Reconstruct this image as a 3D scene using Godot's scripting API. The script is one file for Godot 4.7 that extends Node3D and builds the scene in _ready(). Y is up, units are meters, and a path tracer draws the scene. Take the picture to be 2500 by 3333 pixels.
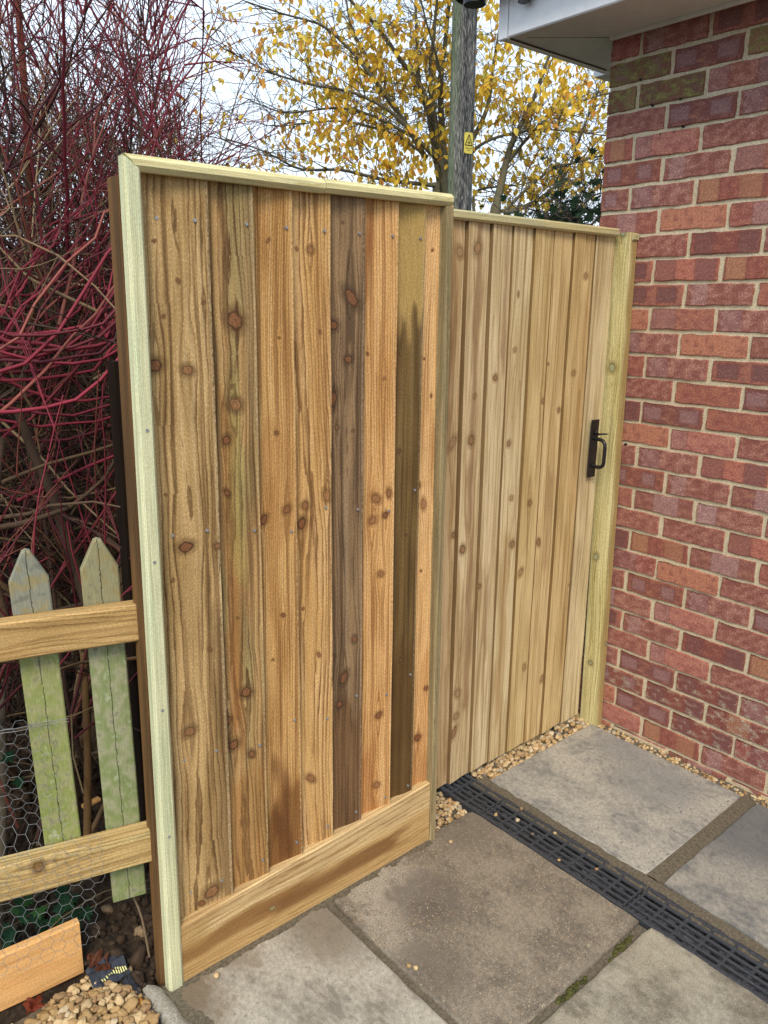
extends Node3D

var M := {}          # materials by name
var T := {}          # textures by name
var jobs := []       # [name, Callable returning an Image]
var used := {}
var lock := Mutex.new()


class Geo:
	var v := PackedVector3Array()
	var n := PackedVector3Array()
	var uv := PackedVector2Array()
	var c := PackedColorArray()
	var idx := PackedInt32Array()

	func vert(p: Vector3, nn: Vector3, t := Vector2.ZERO, col := Color.WHITE) -> int:
		v.append(p); n.append(nn); uv.append(t); c.append(col)
		return v.size() - 1

	func face(a: int, b: int, d: int) -> void:
		var g := (v[b] - v[a]).cross(v[d] - v[a])
		if g.dot(n[a] + n[b] + n[d]) > 0.0:
			idx.append(a); idx.append(d); idx.append(b)
		else:
			idx.append(a); idx.append(b); idx.append(d)

	func tri(a: Vector3, b: Vector3, d: Vector3, out: Vector3, col := Color.WHITE, ta := Vector2.ZERO, tb := Vector2.ZERO, td := Vector2.ZERO) -> void:
		var nn := (b - a).cross(d - a).normalized()
		if nn.dot(out) < 0.0:
			nn = -nn
		face(vert(a, nn, ta, col), vert(b, nn, tb, col), vert(d, nn, td, col))

	func quad(a: Vector3, b: Vector3, d: Vector3, e: Vector3, out: Vector3, col := Color.WHITE, ta := Vector2.ZERO, tb := Vector2.ZERO, td := Vector2.ZERO, te := Vector2.ZERO) -> void:
		var nn := (d - a).cross(e - b).normalized()
		if nn.dot(out) < 0.0:
			nn = -nn
		var i := vert(a, nn, ta, col)
		var j := vert(b, nn, tb, col)
		var k := vert(d, nn, td, col)
		var l := vert(e, nn, te, col)
		face(i, j, k); face(i, k, l)

	# axis-aligned box
	func box(lo: Vector3, hi: Vector3, col := Color.WHITE, s := 1.0) -> void:
		var p := [lo, hi]
		for ax in 3:
			for side in 2:
				var b := (ax + 1) % 3
				var d := (ax + 2) % 3
				var q := []
				for k in [[0, 0], [1, 0], [1, 1], [0, 1]]:
					var w := Vector3.ZERO
					w[ax] = p[side][ax]; w[b] = p[k[0]][b]; w[d] = p[k[1]][d]
					q.append(w)
				var o := Vector3.ZERO
				o[ax] = 1.0 if side else -1.0
				quad(q[0], q[1], q[2], q[3], o, col, Vector2(q[0][b], q[0][d]) * s, Vector2(q[1][b], q[1][d]) * s, Vector2(q[2][b], q[2][d]) * s, Vector2(q[3][b], q[3][d]) * s)

	# a squared timber from p0 to p1 with bevelled edges; u runs round the section from the side facing «across», v along it
	func bar(p0: Vector3, p1: Vector3, across: Vector3, w: float, h: float, bev := 0.003, segs := 1, m0 := 0.0, m1 := 0.0, wob := 0.0, seed_ := 0, col := Color.WHITE, w1 := -1.0) -> void:
		var ax := (p1 - p0).normalized()
		var up := ax.cross(across).normalized()
		var rt := up.cross(ax).normalized()
		var fn := FastNoiseLite.new()
		fn.seed = seed_; fn.frequency = 0.9
		if w1 < 0.0:
			w1 = w
		var prof := []
		var hw := w * 0.5
		var hh := h * 0.5
		for q in [[hw, -hh + bev], [hw, hh - bev], [hw - bev, hh], [-hw + bev, hh], [-hw, hh - bev], [-hw, -hh + bev], [-hw + bev, -hh], [hw - bev, -hh]]:
			prof.append(Vector2(q[0], q[1]))
		var per := 0.0
		var us := [0.0]
		for i in 8:
			per += prof[i].distance_to(prof[(i + 1) % 8])
			us.append(per)
		var rows := []
		for s in segs + 1:
			var t := float(s) / segs
			var row := []
			for i in 8:
				var q: Vector2 = prof[i]
				q.x *= lerpf(1.0, w1 / w, t)
				var along := 0.0
				if s == 0: along = m0 * q.x
				if s == segs: along = m1 * q.x
				var dx := fn.get_noise_2d(t * 3.0, 0.0) * wob
				var dy := fn.get_noise_2d(t * 3.0, 9.0) * wob
				row.append(p0.lerp(p1, t) + ax * along + rt * (q.x + dx) + up * (q.y + dy))
			rows.append(row)
		for i in 8:
			var j := (i + 1) % 8
			var e: Vector2 = prof[j] - prof[i]
			var o := rt * e.y - up * e.x
			for s in segs:
				var t0 := float(s) / segs
				var t1 := float(s + 1) / segs
				quad(rows[s][i], rows[s][j], rows[s + 1][j], rows[s + 1][i], o, col, Vector2(us[i] / per, t0), Vector2(us[i + 1] / per, t0), Vector2(us[i + 1] / per, t1), Vector2(us[i] / per, t1))
		for s in [0, segs]:
			var o2 := -ax if s == 0 else ax
			var cen := Vector3.ZERO
			for i in 8: cen += rows[s][i] / 8.0
			for i in 8:
				var j := (i + 1) % 8
				tri(cen, rows[s][i], rows[s][j], o2, col, Vector2(0.5, 0.01), Vector2(us[i] / per, 0.0), Vector2(us[i + 1] / per, 0.03))

	func tube(pts: Array, r0: float, r1: float, sides := 5, c0 := Color.WHITE, c1 := Color.WHITE, cap := true, power := 1.0) -> void:
		var m := pts.size()
		var ref := Vector3.UP if absf((pts[1] - pts[0]).normalized().y) < 0.9 else Vector3.RIGHT
		var first := v.size()
		for i in m:
			var d: Vector3 = (pts[mini(i + 1, m - 1)] - pts[maxi(i - 1, 0)]).normalized()
			var a := ref.cross(d).normalized()
			if a.length_squared() < 0.5:
				a = Vector3.FORWARD.cross(d).normalized()
			var b := d.cross(a)
			ref = b
			var t := float(i) / (m - 1)
			var r := lerpf(r0, r1, pow(t, power))
			var col := c0.lerp(c1, t)
			for k in sides:
				var an := TAU * k / sides
				var nn := a * cos(an) + b * sin(an)
				vert(pts[i] + nn * r, nn, Vector2(float(k) / sides, t), col)
		for i in m - 1:
			for k in sides:
				var k2 := (k + 1) % sides
				var p := first + i * sides
				face(p + k, p + k2, p + sides + k2)
				face(p + k, p + sides + k2, p + sides + k)
		if cap:
			for e in [0, m - 1]:
				var d2: Vector3 = (pts[0] - pts[1]).normalized() if e == 0 else (pts[m - 1] - pts[m - 2]).normalized()
				var cc := vert(pts[e], d2, Vector2.ZERO, c0.lerp(c1, float(e) / (m - 1)))
				var ring := []
				for k in sides:
					ring.append(vert(v[first + e * sides + k], d2, Vector2.ZERO, c[cc]))
				for k in sides:
					face(cc, ring[k], ring[(k + 1) % sides])

	func add(o: Geo, x: Transform3D, tint := Color.WHITE) -> void:
		var f := v.size()
		for i in o.v.size():
			v.append(x * o.v[i]); n.append((x.basis * o.n[i]).normalized()); uv.append(o.uv[i]); c.append(o.c[i] * tint)
		for i in o.idx:
			idx.append(i + f)

	func mesh(mat: Material) -> ArrayMesh:
		var a := []
		a.resize(Mesh.ARRAY_MAX)
		a[Mesh.ARRAY_VERTEX] = v; a[Mesh.ARRAY_NORMAL] = n; a[Mesh.ARRAY_TEX_UV] = uv; a[Mesh.ARRAY_COLOR] = c; a[Mesh.ARRAY_INDEX] = idx
		var m := ArrayMesh.new()
		m.add_surface_from_arrays(Mesh.PRIMITIVE_TRIANGLES, a)
		m.surface_set_material(0, mat)
		return m


# ---------------------------------------------------------------- naming
func numbered(called: String, parent: Node) -> String:
	var key := str(parent.get_instance_id()) + called
	used[key] = used.get(key, -1) + 1
	return called if used[key] == 0 else "%s_%03d" % [called, used[key]]


func put(called: String, mesh: Mesh, parent: Node = self) -> MeshInstance3D:
	var o := MeshInstance3D.new()
	o.name = numbered(called, parent)
	o.mesh = mesh
	parent.add_child(o, true)
	return o


func thing(called: String, label: String, category: String, group := "", at := Vector3.ZERO) -> Node3D:
	var o := Node3D.new()
	o.name = numbered(called, self)
	add_child(o, true)
	o.position = at
	return tag(o, label, category, group)


func tag(o: Node3D, label: String, category: String, group := "") -> Node3D:
	o.set_meta("label", label)
	o.set_meta("category", category)
	if group: o.set_meta("group", group)
	return o


func structure(o: Node3D) -> Node3D:
	o.set_meta("kind", "structure")
	return o


func multi(called: String, mesh: Mesh, xs: Array, cols: Array, parent: Node = self) -> MultiMeshInstance3D:
	var mm := MultiMesh.new()
	mm.transform_format = MultiMesh.TRANSFORM_3D
	mm.use_colors = true
	mm.mesh = mesh
	mm.instance_count = xs.size()
	for i in xs.size():
		mm.set_instance_transform(i, xs[i])
		mm.set_instance_color(i, cols[i])
	var o := MultiMeshInstance3D.new()
	o.multimesh = mm
	o.name = numbered(called, parent)
	o.set_meta("kind", "stuff")
	parent.add_child(o, true)
	return o


func C8(r: int, g: int, b: int) -> Color:
	return Color(r / 255.0, g / 255.0, b / 255.0)


func lin(r: int, g: int, b: int) -> Color:
	return C8(r, g, b).srgb_to_linear()


func noise(s: int, f: float, oct := 1, kind := FastNoiseLite.TYPE_SIMPLEX_SMOOTH) -> FastNoiseLite:
	var q := FastNoiseLite.new()
	q.seed = s; q.frequency = f; q.noise_type = kind
	if oct > 1:
		q.fractal_type = FastNoiseLite.FRACTAL_FBM
		q.fractal_octaves = oct
	else:
		q.fractal_type = FastNoiseLite.FRACTAL_NONE
	return q


# ---------------------------------------------------------------- textures
# Sawn timber: the growth rings of a log cut by a plane, bent round knots. Sizes in metres; v runs down the length.
func wood(p: Dictionary) -> Image:
	var W: float = p.w
	var H: float = p.h
	var px: int = p.px
	var py: int = p.py
	var sd: int = p.get("seed", 1)
	var nw := noise(sd, 1.0)
	var nf := noise(sd + 1, 1.0)
	var nb := noise(sd + 2, 1.0, 2)
	var nz := noise(sd + 3, 1.0)
	var ns := noise(sd + 4, 1.0, 2)
	var strk: float = p.get("streak", 0.8)
	var rim: float = p.get("rim", 0.0)          # shade of the board's side faces, painted in as a darker edge
	var arris: float = p.get("arris", 0.0)      # highlight on the sawn corner, painted in as paler torn fibres
	var base: Color = p.base
	var dark: Color = p.dark
	var tint: Color = p.get("tint", base.lerp(dark, 0.3))
	var ring: float = p.get("ring", 0.007)
	var pith: float = p.get("pith", W * 0.5)
	var deep: float = p.get("deep", 0.03)
	var tilt: float = p.get("tilt", 0.005)
	var wob: float = p.get("wob", 0.012)
	var hard: float = p.get("hard", 0.6)
	var fuzz: float = p.get("fuzz", 0.1)
	var knots: Array = p.get("knots", [])
	var bands: Array = p.get("bands", [])      # [v0, v1, u0, u1, strength, colour]: soaked or stained stretches
	var kc: Color = p.get("knot", C8(120, 66, 42))
	var data := PackedByteArray()
	data.resize(px * py * 3)
	var i := 0
	for y in py:
		var v := (y + 0.5) / py * H
		var near := []
		for k in knots:
			if absf(v - k[1]) < k[2] * 10.0 + 0.01:
				near.append(k)
		var lean := pith + tilt * v + nw.get_noise_2d(3.0, v * 0.8) * wob * 2.4
		var dp := deep + nw.get_noise_2d(v * 1.3, 40.0) * deep * 0.16
		for x in px:
			var u := (x + 0.5) / px * W
			var q := u - lean + nw.get_noise_2d(u * 9.0, v * 1.6) * wob
			var kn := 0.0
			var halo := 0.0
			var kr := 0.0
			var kl := 0.0
			for k in near:
				var dx: float = u - k[0]
				var dy: float = v - k[1]
				var r: float = k[2] * (1.3 if k[2] > 0.005 else 1.0)
				var asp := 0.5 + 0.75 * fposmod(k[0] * 977.0 + k[1] * 131.0, 1.0)
				var rot := (fposmod(k[1] * 531.0 + k[0] * 77.0, 1.0) - 0.5) * 1.5
				var g := exp(-(dx * dx + dy * dy * 0.10) / (4.4 * r * r))
				q -= dx / (absf(dx) + 0.3 * r) * r * 1.25 * g
				var ex := dx * cos(rot) + dy * sin(rot)
				var ey := (dy * cos(rot) - dx * sin(rot)) * asp
				var e := sqrt(ex * ex + ey * ey) / r + nz.get_noise_2d(u * 70.0, v * 70.0) * 0.14
				if e < 1.0:
					kn = 1.0; kr = e
					kl = 0.55 * fposmod(k[0] * 313.0 + k[1] * 719.0, 1.0)
				elif e < 2.1:
					halo = maxf(halo, 1.0 - (e - 1.0) / 1.1)
			var ph := sqrt(q * q + dp * dp) / ring + nf.get_noise_2d(u * 60.0, v * 5.0) * 0.2 + nz.get_noise_2d(u * 160.0, v * 22.0) * 0.08
			var f := ph - floorf(ph)
			var late := (smoothstep(0.2, 0.9, f) * 0.35 + smoothstep(0.66, 0.9, f) * 0.65) * (1.0 - smoothstep(0.93, 1.0, f))
			var blotch := nb.get_noise_2d(u * 16.0, v * 2.2)
			var streak := ns.get_noise_2d((q + lean) * 62.0, v * 1.0)
			var col := base.lerp(tint, clampf(blotch * 1.5 + 0.35, 0.0, 1.0))
			col = col.lerp(dark, clampf(streak * 1.1 - 0.12, 0.0, 0.62) * strk)
			col = col.lerp(base.lightened(0.16), clampf(-streak * 0.9 - 0.15, 0.0, 0.5) * strk)
			col = col.lerp(dark, late * hard * (0.75 + 0.6 * blotch))
			for b in bands:
				var e0: float = nb.get_noise_2d(u * 22.0 + 70.0, v * 5.0) * 0.5
				var du: float = smoothstep(b[2] - 0.012, b[2] + 0.012, u + e0 * 0.02) * (1.0 - smoothstep(b[3] - 0.012, b[3] + 0.012, u + e0 * 0.02))
				var dv: float = smoothstep(b[0] - 0.03, b[0] + 0.05, v + e0 * 0.16) * (1.0 - smoothstep(b[1] - 0.05, b[1] + 0.03, v + e0 * 0.16))
				var bc: Color = b[5]
				col = col.lerp(bc.lerp(dark, late * 0.35), du * dv * b[4])
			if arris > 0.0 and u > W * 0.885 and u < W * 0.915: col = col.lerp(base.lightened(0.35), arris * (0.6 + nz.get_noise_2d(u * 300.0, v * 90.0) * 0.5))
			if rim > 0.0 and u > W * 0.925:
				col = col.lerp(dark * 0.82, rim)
			if halo > 0.0:
				col = col.lerp(dark * 0.9, halo * 0.55)
			if kn > 0.0:
				var rr := 0.5 + 0.5 * sin(kr * 17.0 + nf.get_noise_2d(u * 90.0, v * 90.0) * 2.0)
				var kcol := kc.lerp(base, kl).lerp(kc * 0.66, rr * 0.55)
				col = col.lerp(kcol, 0.9).lerp(dark * 0.6, smoothstep(0.55, 1.0, kr) * (0.85 - kl * 0.9))
			var fib := nf.get_noise_2d(u * 700.0, v * 9.0)
			var fz := nz.get_noise_2d(u * 420.0, v * 150.0)
			var m := 1.03 + fib * 0.09 + fz * fuzz
			if fz > 0.5: m += fuzz * 0.9
			var grey := col.get_luminance()
			col = Color(grey, grey, grey).lerp(col, 0.96)
			data[i] = clampi(int(col.r * m * 255.0), 0, 255)
			data[i + 1] = clampi(int(col.g * m * 255.0), 0, 255)
			data[i + 2] = clampi(int(col.b * m * 252.0), 0, 255)
			i += 3
	return Image.create_from_data(px, py, false, Image.FORMAT_RGB8, data)


func brick_sheet(rows: int, moss: Array) -> Image:
	var cols := 4
	var bw := 256
	var bh := 80
	var data := PackedByteArray()
	data.resize(cols * bw * rows * bh * 3)
	var nb := noise(11, 1.0, 3)
	var nf := noise(12, 1.0, 2)
	var nc := noise(13, 1.0, 1, FastNoiseLite.TYPE_CELLULAR)
	var r := RandomNumberGenerator.new()
	r.seed = 77
	var body := [C8(148, 92, 80), C8(136, 80, 72), C8(154, 104, 84), C8(134, 86, 80), C8(148, 96, 86), C8(120, 74, 68)]
	var mark := [C8(136, 104, 104), C8(118, 80, 80), C8(152, 120, 118), C8(106, 74, 74), C8(160, 118, 90)]
	for k in cols * rows:
		var b: Color = body[r.randi() % 6]
		b = b.lerp(C8(144, 96, 80), r.randf() * 0.4) * r.randf_range(0.88, 1.12)
		var spots := []
		var how := r.randf()
		if how < 0.72:
			var m: Color = mark[r.randi() % 5]
			if r.randf() < 0.5:
				spots.append([r.randf_range(-10, 30), r.randf_range(70, 110), -12, 92, m, r.randf_range(0.45, 0.95)])
				if r.randf() < 0.65: spots.append([r.randf_range(150, 185), r.randf_range(235, 275), -12, 92, m, r.randf_range(0.45, 0.95)])
			elif r.randf() < 0.6:
				spots.append([r.randf_range(60, 95), r.randf_range(150, 200), -12, 92, m, r.randf_range(0.4, 0.85)])
			else:
				spots.append([r.randf_range(8, 40), r.randf_range(80, 110), 12, 66, m, 0.9])
				spots.append([r.randf_range(140, 165), r.randf_range(215, 245), 12, 66, m, 0.9])
		var bloom := maxf(0.0, r.randf_range(-0.35, 0.4))
		var ox := (k % cols) * bw
		var oy := (k / cols) * bh
		for y in bh:
			for x in bw:
				var gx := float(ox + x)
				var gy := float(oy + y)
				var lo := nb.get_noise_2d(gx * 0.02, gy * 0.03)
				var hi := nf.get_noise_2d(gx * 0.16, gy * 0.16)
				var pit := nc.get_noise_2d(gx * 0.11, gy * 0.11)
				var c := b.lerp(C8(160, 108, 84), clampf(lo * 0.9, 0.0, 0.6))
				c = c.lerp(C8(116, 70, 64), clampf(-lo * 0.8, 0.0, 0.5))
				for s in spots:
					var wx := x + hi * 6.0
					var wy := y + hi * 5.0
					var g := smoothstep(s[0] - 6.0, s[0] + 8.0, wx) * (1.0 - smoothstep(s[1] - 8.0, s[1] + 6.0, wx)) * smoothstep(s[2] - 6.0, s[2] + 8.0, wy) * (1.0 - smoothstep(s[3] - 8.0, s[3] + 6.0, wy))
					var edge := g * (1.0 - g) * 2.0
					c = c.lerp(s[4], g * s[5] * 0.85).lerp(C8(96, 52, 48), edge * s[5] * 0.7)
				if bloom > 0.0:
					c = c.lerp(C8(188, 160, 156), bloom * clampf(lo + hi * 0.5 + 0.25, 0.0, 1.0))
				var m2 := 1.0 + hi * 0.22 + (pit + 0.75) * 0.16
				if hi > 0.62: m2 *= 1.18
				if moss:
					var gm: float = clampf(moss[2] + lo * moss[3] + hi * 0.15, 0.0, 0.85)
					c = c.lerp(moss[0].lerp(moss[1], clampf(lo * 2.0, 0.0, 1.0)), gm)
				var e := mini(mini(x, bw - 1 - x), mini(y, bh - 1 - y))
				if e < 5: c = c.lerp(C8(150, 84, 60), 0.25)
				var i := ((oy + y) * cols * bw + ox + x) * 3
				data[i] = clampi(int(c.r * m2 * 255.0), 0, 255)
				data[i + 1] = clampi(int(c.g * m2 * 255.0), 0, 255)
				data[i + 2] = clampi(int(c.b * m2 * 255.0), 0, 255)
	return Image.create_from_data(cols * bw, rows * bh, false, Image.FORMAT_RGB8, data)


# Concrete slab 512 px square: light body, dark blotches, specks, worn aggregate where «grit» is high
func slab(p: Dictionary) -> Image:
	var s: int = p.get("size", 512)
	var sd: int = p.seed
	var nb := noise(sd, 1.0, 3)
	var n2 := noise(sd + 1, 1.0, 2)
	var nf := noise(sd + 2, 1.0, 2)
	var nc := noise(sd + 3, 1.0, 1, FastNoiseLite.TYPE_CELLULAR)
	nc.cellular_return_type = FastNoiseLite.RETURN_DISTANCE
	var nv := noise(sd + 3, 1.0, 1, FastNoiseLite.TYPE_CELLULAR)
	nv.cellular_return_type = FastNoiseLite.RETURN_CELL_VALUE
	var pale: Color = p.pale
	var dull: Color = p.dull
	var stain: Color = p.stain
	var grit: float = p.grit
	var lot: float = p.get("lot", 0.0)
	var patches: Array = p.get("patches", [])   # [u, v, radius, strength, colour]
	var rim: float = p.get("rim", 0.5)
	var spots: float = p.get("spots", 0.0)
	var data := PackedByteArray()
	data.resize(s * s * 3)
	var i := 0
	for y in s:
		for x in s:
			var u := (x + 0.5) / s
			var v := (y + 0.5) / s
			var a := nb.get_noise_2d(u * 3.2, v * 3.2)
			var b := n2.get_noise_2d(u * 17.0, v * 12.0)
			var f := nf.get_noise_2d(u * 150.0, v * 150.0)
			var c := pale.lerp(dull, clampf(a * 1.1 + 0.45 + b * 0.35 + lot, 0.0, 1.0))
			c = c.lerp(stain, smoothstep(0.1, 0.7, b * 0.6 + a * 0.6 + lot * 0.5) * 0.5)
			c = c * (1.0 + nf.get_noise_2d(u * 34.0 + v * 8.0, v * 34.0) * 0.10)
			if spots > 0.0 and nc.get_noise_2d(u * 16.0 + b * 0.3, v * 16.0) < -0.93 and a < 0.02: c = c.lerp(stain * 0.6, spots)
			for q in patches:
				var d := Vector2(u - q[0], v - q[1]).length() + b * 0.07 + a * 0.09
				c = c.lerp(q[4], (1.0 - smoothstep(q[2] * 0.35, q[2], d)) * q[3])
			var e := minf(minf(u, 1.0 - u), minf(v, 1.0 - v))
			c = c.lerp(stain, (1.0 - smoothstep(0.0, 0.035 + b * 0.02, e)) * rim)
			var m := 1.0 + f * 0.2
			if grit > 0.0:
				var dd := nc.get_noise_2d(u * 125.0, v * 125.0)
				var val := nv.get_noise_2d(u * 125.0, v * 125.0)
				var g := grit * clampf(0.75 + a * 0.8, 0.2, 1.0)
				if dd < -0.62:
					if val > 0.84: c = c.lerp(C8(196, 180, 152), g)
					elif val > 0.62: c = c.lerp(C8(164, 130, 92), g * 0.7)
					elif val < -0.6: c = c.lerp(C8(84, 80, 78), g * 0.7)
				m += (dd + 0.7) * 0.16 * g
			else:
				if f > 0.55 and b > 0.0: m *= 0.72
			data[i] = clampi(int(c.r * m * 255.0), 0, 255)
			data[i + 1] = clampi(int(c.g * m * 255.0), 0, 255)
			data[i + 2] = clampi(int(c.b * m * 255.0), 0, 255)
			i += 3
	return Image.create_from_data(s, s, false, Image.FORMAT_RGB8, data)


# tileable-enough mottle for stone, soil, mortar, plastic
func mottle(sd: int, a: Color, b: Color, f1: float, f2: float, amp: float, size := 256) -> Image:
	var n1 := noise(sd, 1.0, 3)
	var n2 := noise(sd + 1, 1.0, 2)
	var data := PackedByteArray()
	data.resize(size * size * 3)
	var i := 0
	for y in size:
		for x in size:
			var u := float(x) / size
			var v := float(y) / size
			# walk on a torus so that the sheet repeats without a seam
			var t := clampf(n1.get_noise_3d(cos(u * TAU) * f1, sin(u * TAU) * f1 + cos(v * TAU) * f1 * 1.3, sin(v * TAU) * f1) * 1.2 + 0.5, 0.0, 1.0)
			var h := n2.get_noise_3d(cos(u * TAU) * f2, sin(u * TAU) * f2 + cos(v * TAU) * f2 * 1.3, sin(v * TAU) * f2)
			var c := a.lerp(b, t) * (1.0 + h * amp)
			data[i] = clampi(int(c.r * 255.0), 0, 255)
			data[i + 1] = clampi(int(c.g * 255.0), 0, 255)
			data[i + 2] = clampi(int(c.b * 255.0), 0, 255)
			i += 3
	return Image.create_from_data(size, size, false, Image.FORMAT_RGB8, data)


# Old picket paint: grey-blue at the head, green with algae below, a split down the middle
func picket_img(sd: int, head: Color, body: Color, algae: Color) -> Image:
	var w := 112
	var h := 1000
	var n1 := noise(sd, 1.0, 3)
	var n2 := noise(sd + 1, 1.0, 2)
	var data := PackedByteArray()
	data.resize(w * h * 3)
	var i := 0
	for y in h:
		for x in w:
			var u := (x + 0.5) / w
			var v := (y + 0.5) / h
			var a := n1.get_noise_2d(u * 4.0, v * 18.0)
			var g := n2.get_noise_2d(u * 60.0, v * 20.0)
			var f := n2.get_noise_2d(u * 90.0 + 9.0, v * 700.0)
			var c := head.lerp(C8(146, 132, 92), clampf(a * 1.6 + 0.1, 0.0, 0.75))
			var low := smoothstep(0.19, 0.30, v + a * 0.03)
			var bb := body.lerp(algae, clampf(0.5 + a * 1.2 + (v - 0.55) * 0.5, 0.0, 1.0))
			c = c.lerp(bb, low)
			c = c.lerp(C8(190, 192, 176), clampf(a * 1.6 - 0.55, 0.0, 0.6) * low)
			c = c.lerp(C8(84, 86, 76), clampf(-a * 1.3 - 0.5, 0.0, 0.4))
			if absf(u - 0.25 - a * 0.012) < 0.0045: c = c * 0.42
			var m := 1.0 + g * 0.10 + f * 0.12
			data[i] = clampi(int(c.r * m * 255.0), 0, 255)
			data[i + 1] = clampi(int(c.g * m * 255.0), 0, 255)
			data[i + 2] = clampi(int(c.b * m * 255.0), 0, 255)
			i += 3
	return Image.create_from_data(w, h, false, Image.FORMAT_RGB8, data)


# Weathered telegraph pole: pale and dark streaks, green on one side (u is the way round)
func pole_img() -> Image:
	var w := 512
	var h := 1024
	var n1 := noise(91, 1.0, 3)
	var n2 := noise(92, 1.0, 3)
	var data := PackedByteArray()
	data.resize(w * h * 3)
	var i := 0
	for y in h:
		for x in w:
			var u := (x + 0.5) / w
			var v := (y + 0.5) / h
			var cu := cos(u * TAU)
			var su := sin(u * TAU)
			var a := n1.get_noise_3d(cu * 2.2, su * 2.2, v * 3.0)
			var f := n2.get_noise_3d(cu * 20.0, su * 20.0, v * 30.0)
			var c := C8(112, 112, 108).lerp(C8(54, 55, 58), clampf(a * 1.4 + 0.5, 0.0, 1.0))
			c = c.lerp(C8(176, 174, 166), clampf(f * 2.2 - 0.1, 0.0, 0.85))
			c = c.lerp(C8(36, 36, 40), clampf(-f * 2.4 - 0.15, 0.0, 0.8))
			var g := smoothstep(0.2, 0.85, cos((u - 0.60) * TAU) + a * 0.5)
			c = c.lerp(C8(112, 130, 92).lerp(C8(140, 152, 120), clampf(f + 0.4, 0.0, 1.0)), g * 0.55)
			data[i] = clampi(int(c.r * 255.0), 0, 255)
			data[i + 1] = clampi(int(c.g * 255.0), 0, 255)
			data[i + 2] = clampi(int(c.b * 255.0), 0, 255)
			i += 3
	return Image.create_from_data(w, h, false, Image.FORMAT_RGB8, data)


func run_jobs() -> void:
	var one := func(k: int) -> void:
		var im: Image = jobs[k][1].call()
		lock.lock()
		T[jobs[k][0]] = im
		lock.unlock()
	var id := WorkerThreadPool.add_group_task(one, jobs.size(), 4, true)
	WorkerThreadPool.wait_for_group_task_completion(id)
	for k in T.keys():
		T[k] = ImageTexture.create_from_image(T[k])


func mat(called: String, tex: String, rough := 0.85, bump := 0.0, col := Color.WHITE) -> StandardMaterial3D:
	var m := StandardMaterial3D.new()
	m.resource_name = called
	m.albedo_color = col
	m.roughness = rough
	m.metallic_specular = 0.35
	if tex:
		m.albedo_texture = T[tex]
		if bump != 0.0:
			m.heightmap_enabled = true
			m.heightmap_texture = T[tex]
			m.heightmap_scale = bump
	M[called] = m
	return m


func tri_mat(called: String, tex: String, scale: float, rough := 0.9, bump := 0.0, world := true) -> StandardMaterial3D:
	var m := mat(called, tex, rough, bump)
	m.uv1_triplanar = true
	m.uv1_world_triplanar = world
	m.uv1_scale = Vector3.ONE * scale
	return m


# ---------------------------------------------------------------- _ready
func _ready() -> void:
	var cam := Camera3D.new()
	cam.name = "camera"
	cam.position = Vector3(-2.3443, 1.5109, 1.6585)
	cam.rotation_degrees = Vector3(-14.855, -40.316, 0.3325)
	cam.fov = 66.45
	cam.near = 0.05
	cam.far = 400.0
	add_child(cam)
	cam.make_current()

	var env := Environment.new()
	env.background_mode = Environment.BG_SKY
	var sm := ProceduralSkyMaterial.new()
	sm.sky_top_color = C8(203, 223, 243)
	sm.sky_horizon_color = C8(219, 232, 246)
	sm.sky_curve = 0.35
	sm.ground_bottom_color = C8(96, 88, 72)
	sm.ground_horizon_color = C8(130, 124, 108)
	sm.sky_energy_multiplier = 0.93
	var sky := Sky.new()
	sky.sky_material = sm
	env.sky = sky
	env.tonemap_mode = Environment.TONE_MAPPER_LINEAR
	env.tonemap_exposure = 1.95
	env.sdfgi_enabled = true
	env.ssao_enabled = true
	env.ssil_enabled = true
	var we := WorldEnvironment.new()
	we.name = "environment"
	we.environment = env
	add_child(we)

	var sun := DirectionalLight3D.new()
	sun.name = "overcast_sun"
	sun.light_energy = 0.48
	sun.light_color = Color(1.0, 0.955, 0.89)
	sun.light_angular_distance = 20.0
	sun.shadow_enabled = true
	sun.rotation_degrees = Vector3(-46, -44, 0)
	add_child(sun)

	textures()
	ground()
	house()
	fence_panel()
	gate()
	picket_fence()
	drain()
	gravel()
	pole()
	tree()
	shrubs()
	litter()


const DRILL_HOLES := [[2.114, 0.258], [2.111, 0.164], [2.035, 0.274], [2.023, 0.248], [2.023, 0.203], [2.192, 0.115], [1.052, 0.172]]
const BX_TOP := [-1.721, -1.58, -1.48, -1.389, -1.292, -1.198, -1.101, -1.017, -0.926]
const BX_BOT := [-1.748, -1.602, -1.503, -1.403, -1.308, -1.215, -1.113, -1.032, -0.94]
const GX := [-0.935, -0.842, -0.746, -0.648, -0.557, -0.465, -0.37, -0.278, -0.162, -0.052]


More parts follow.
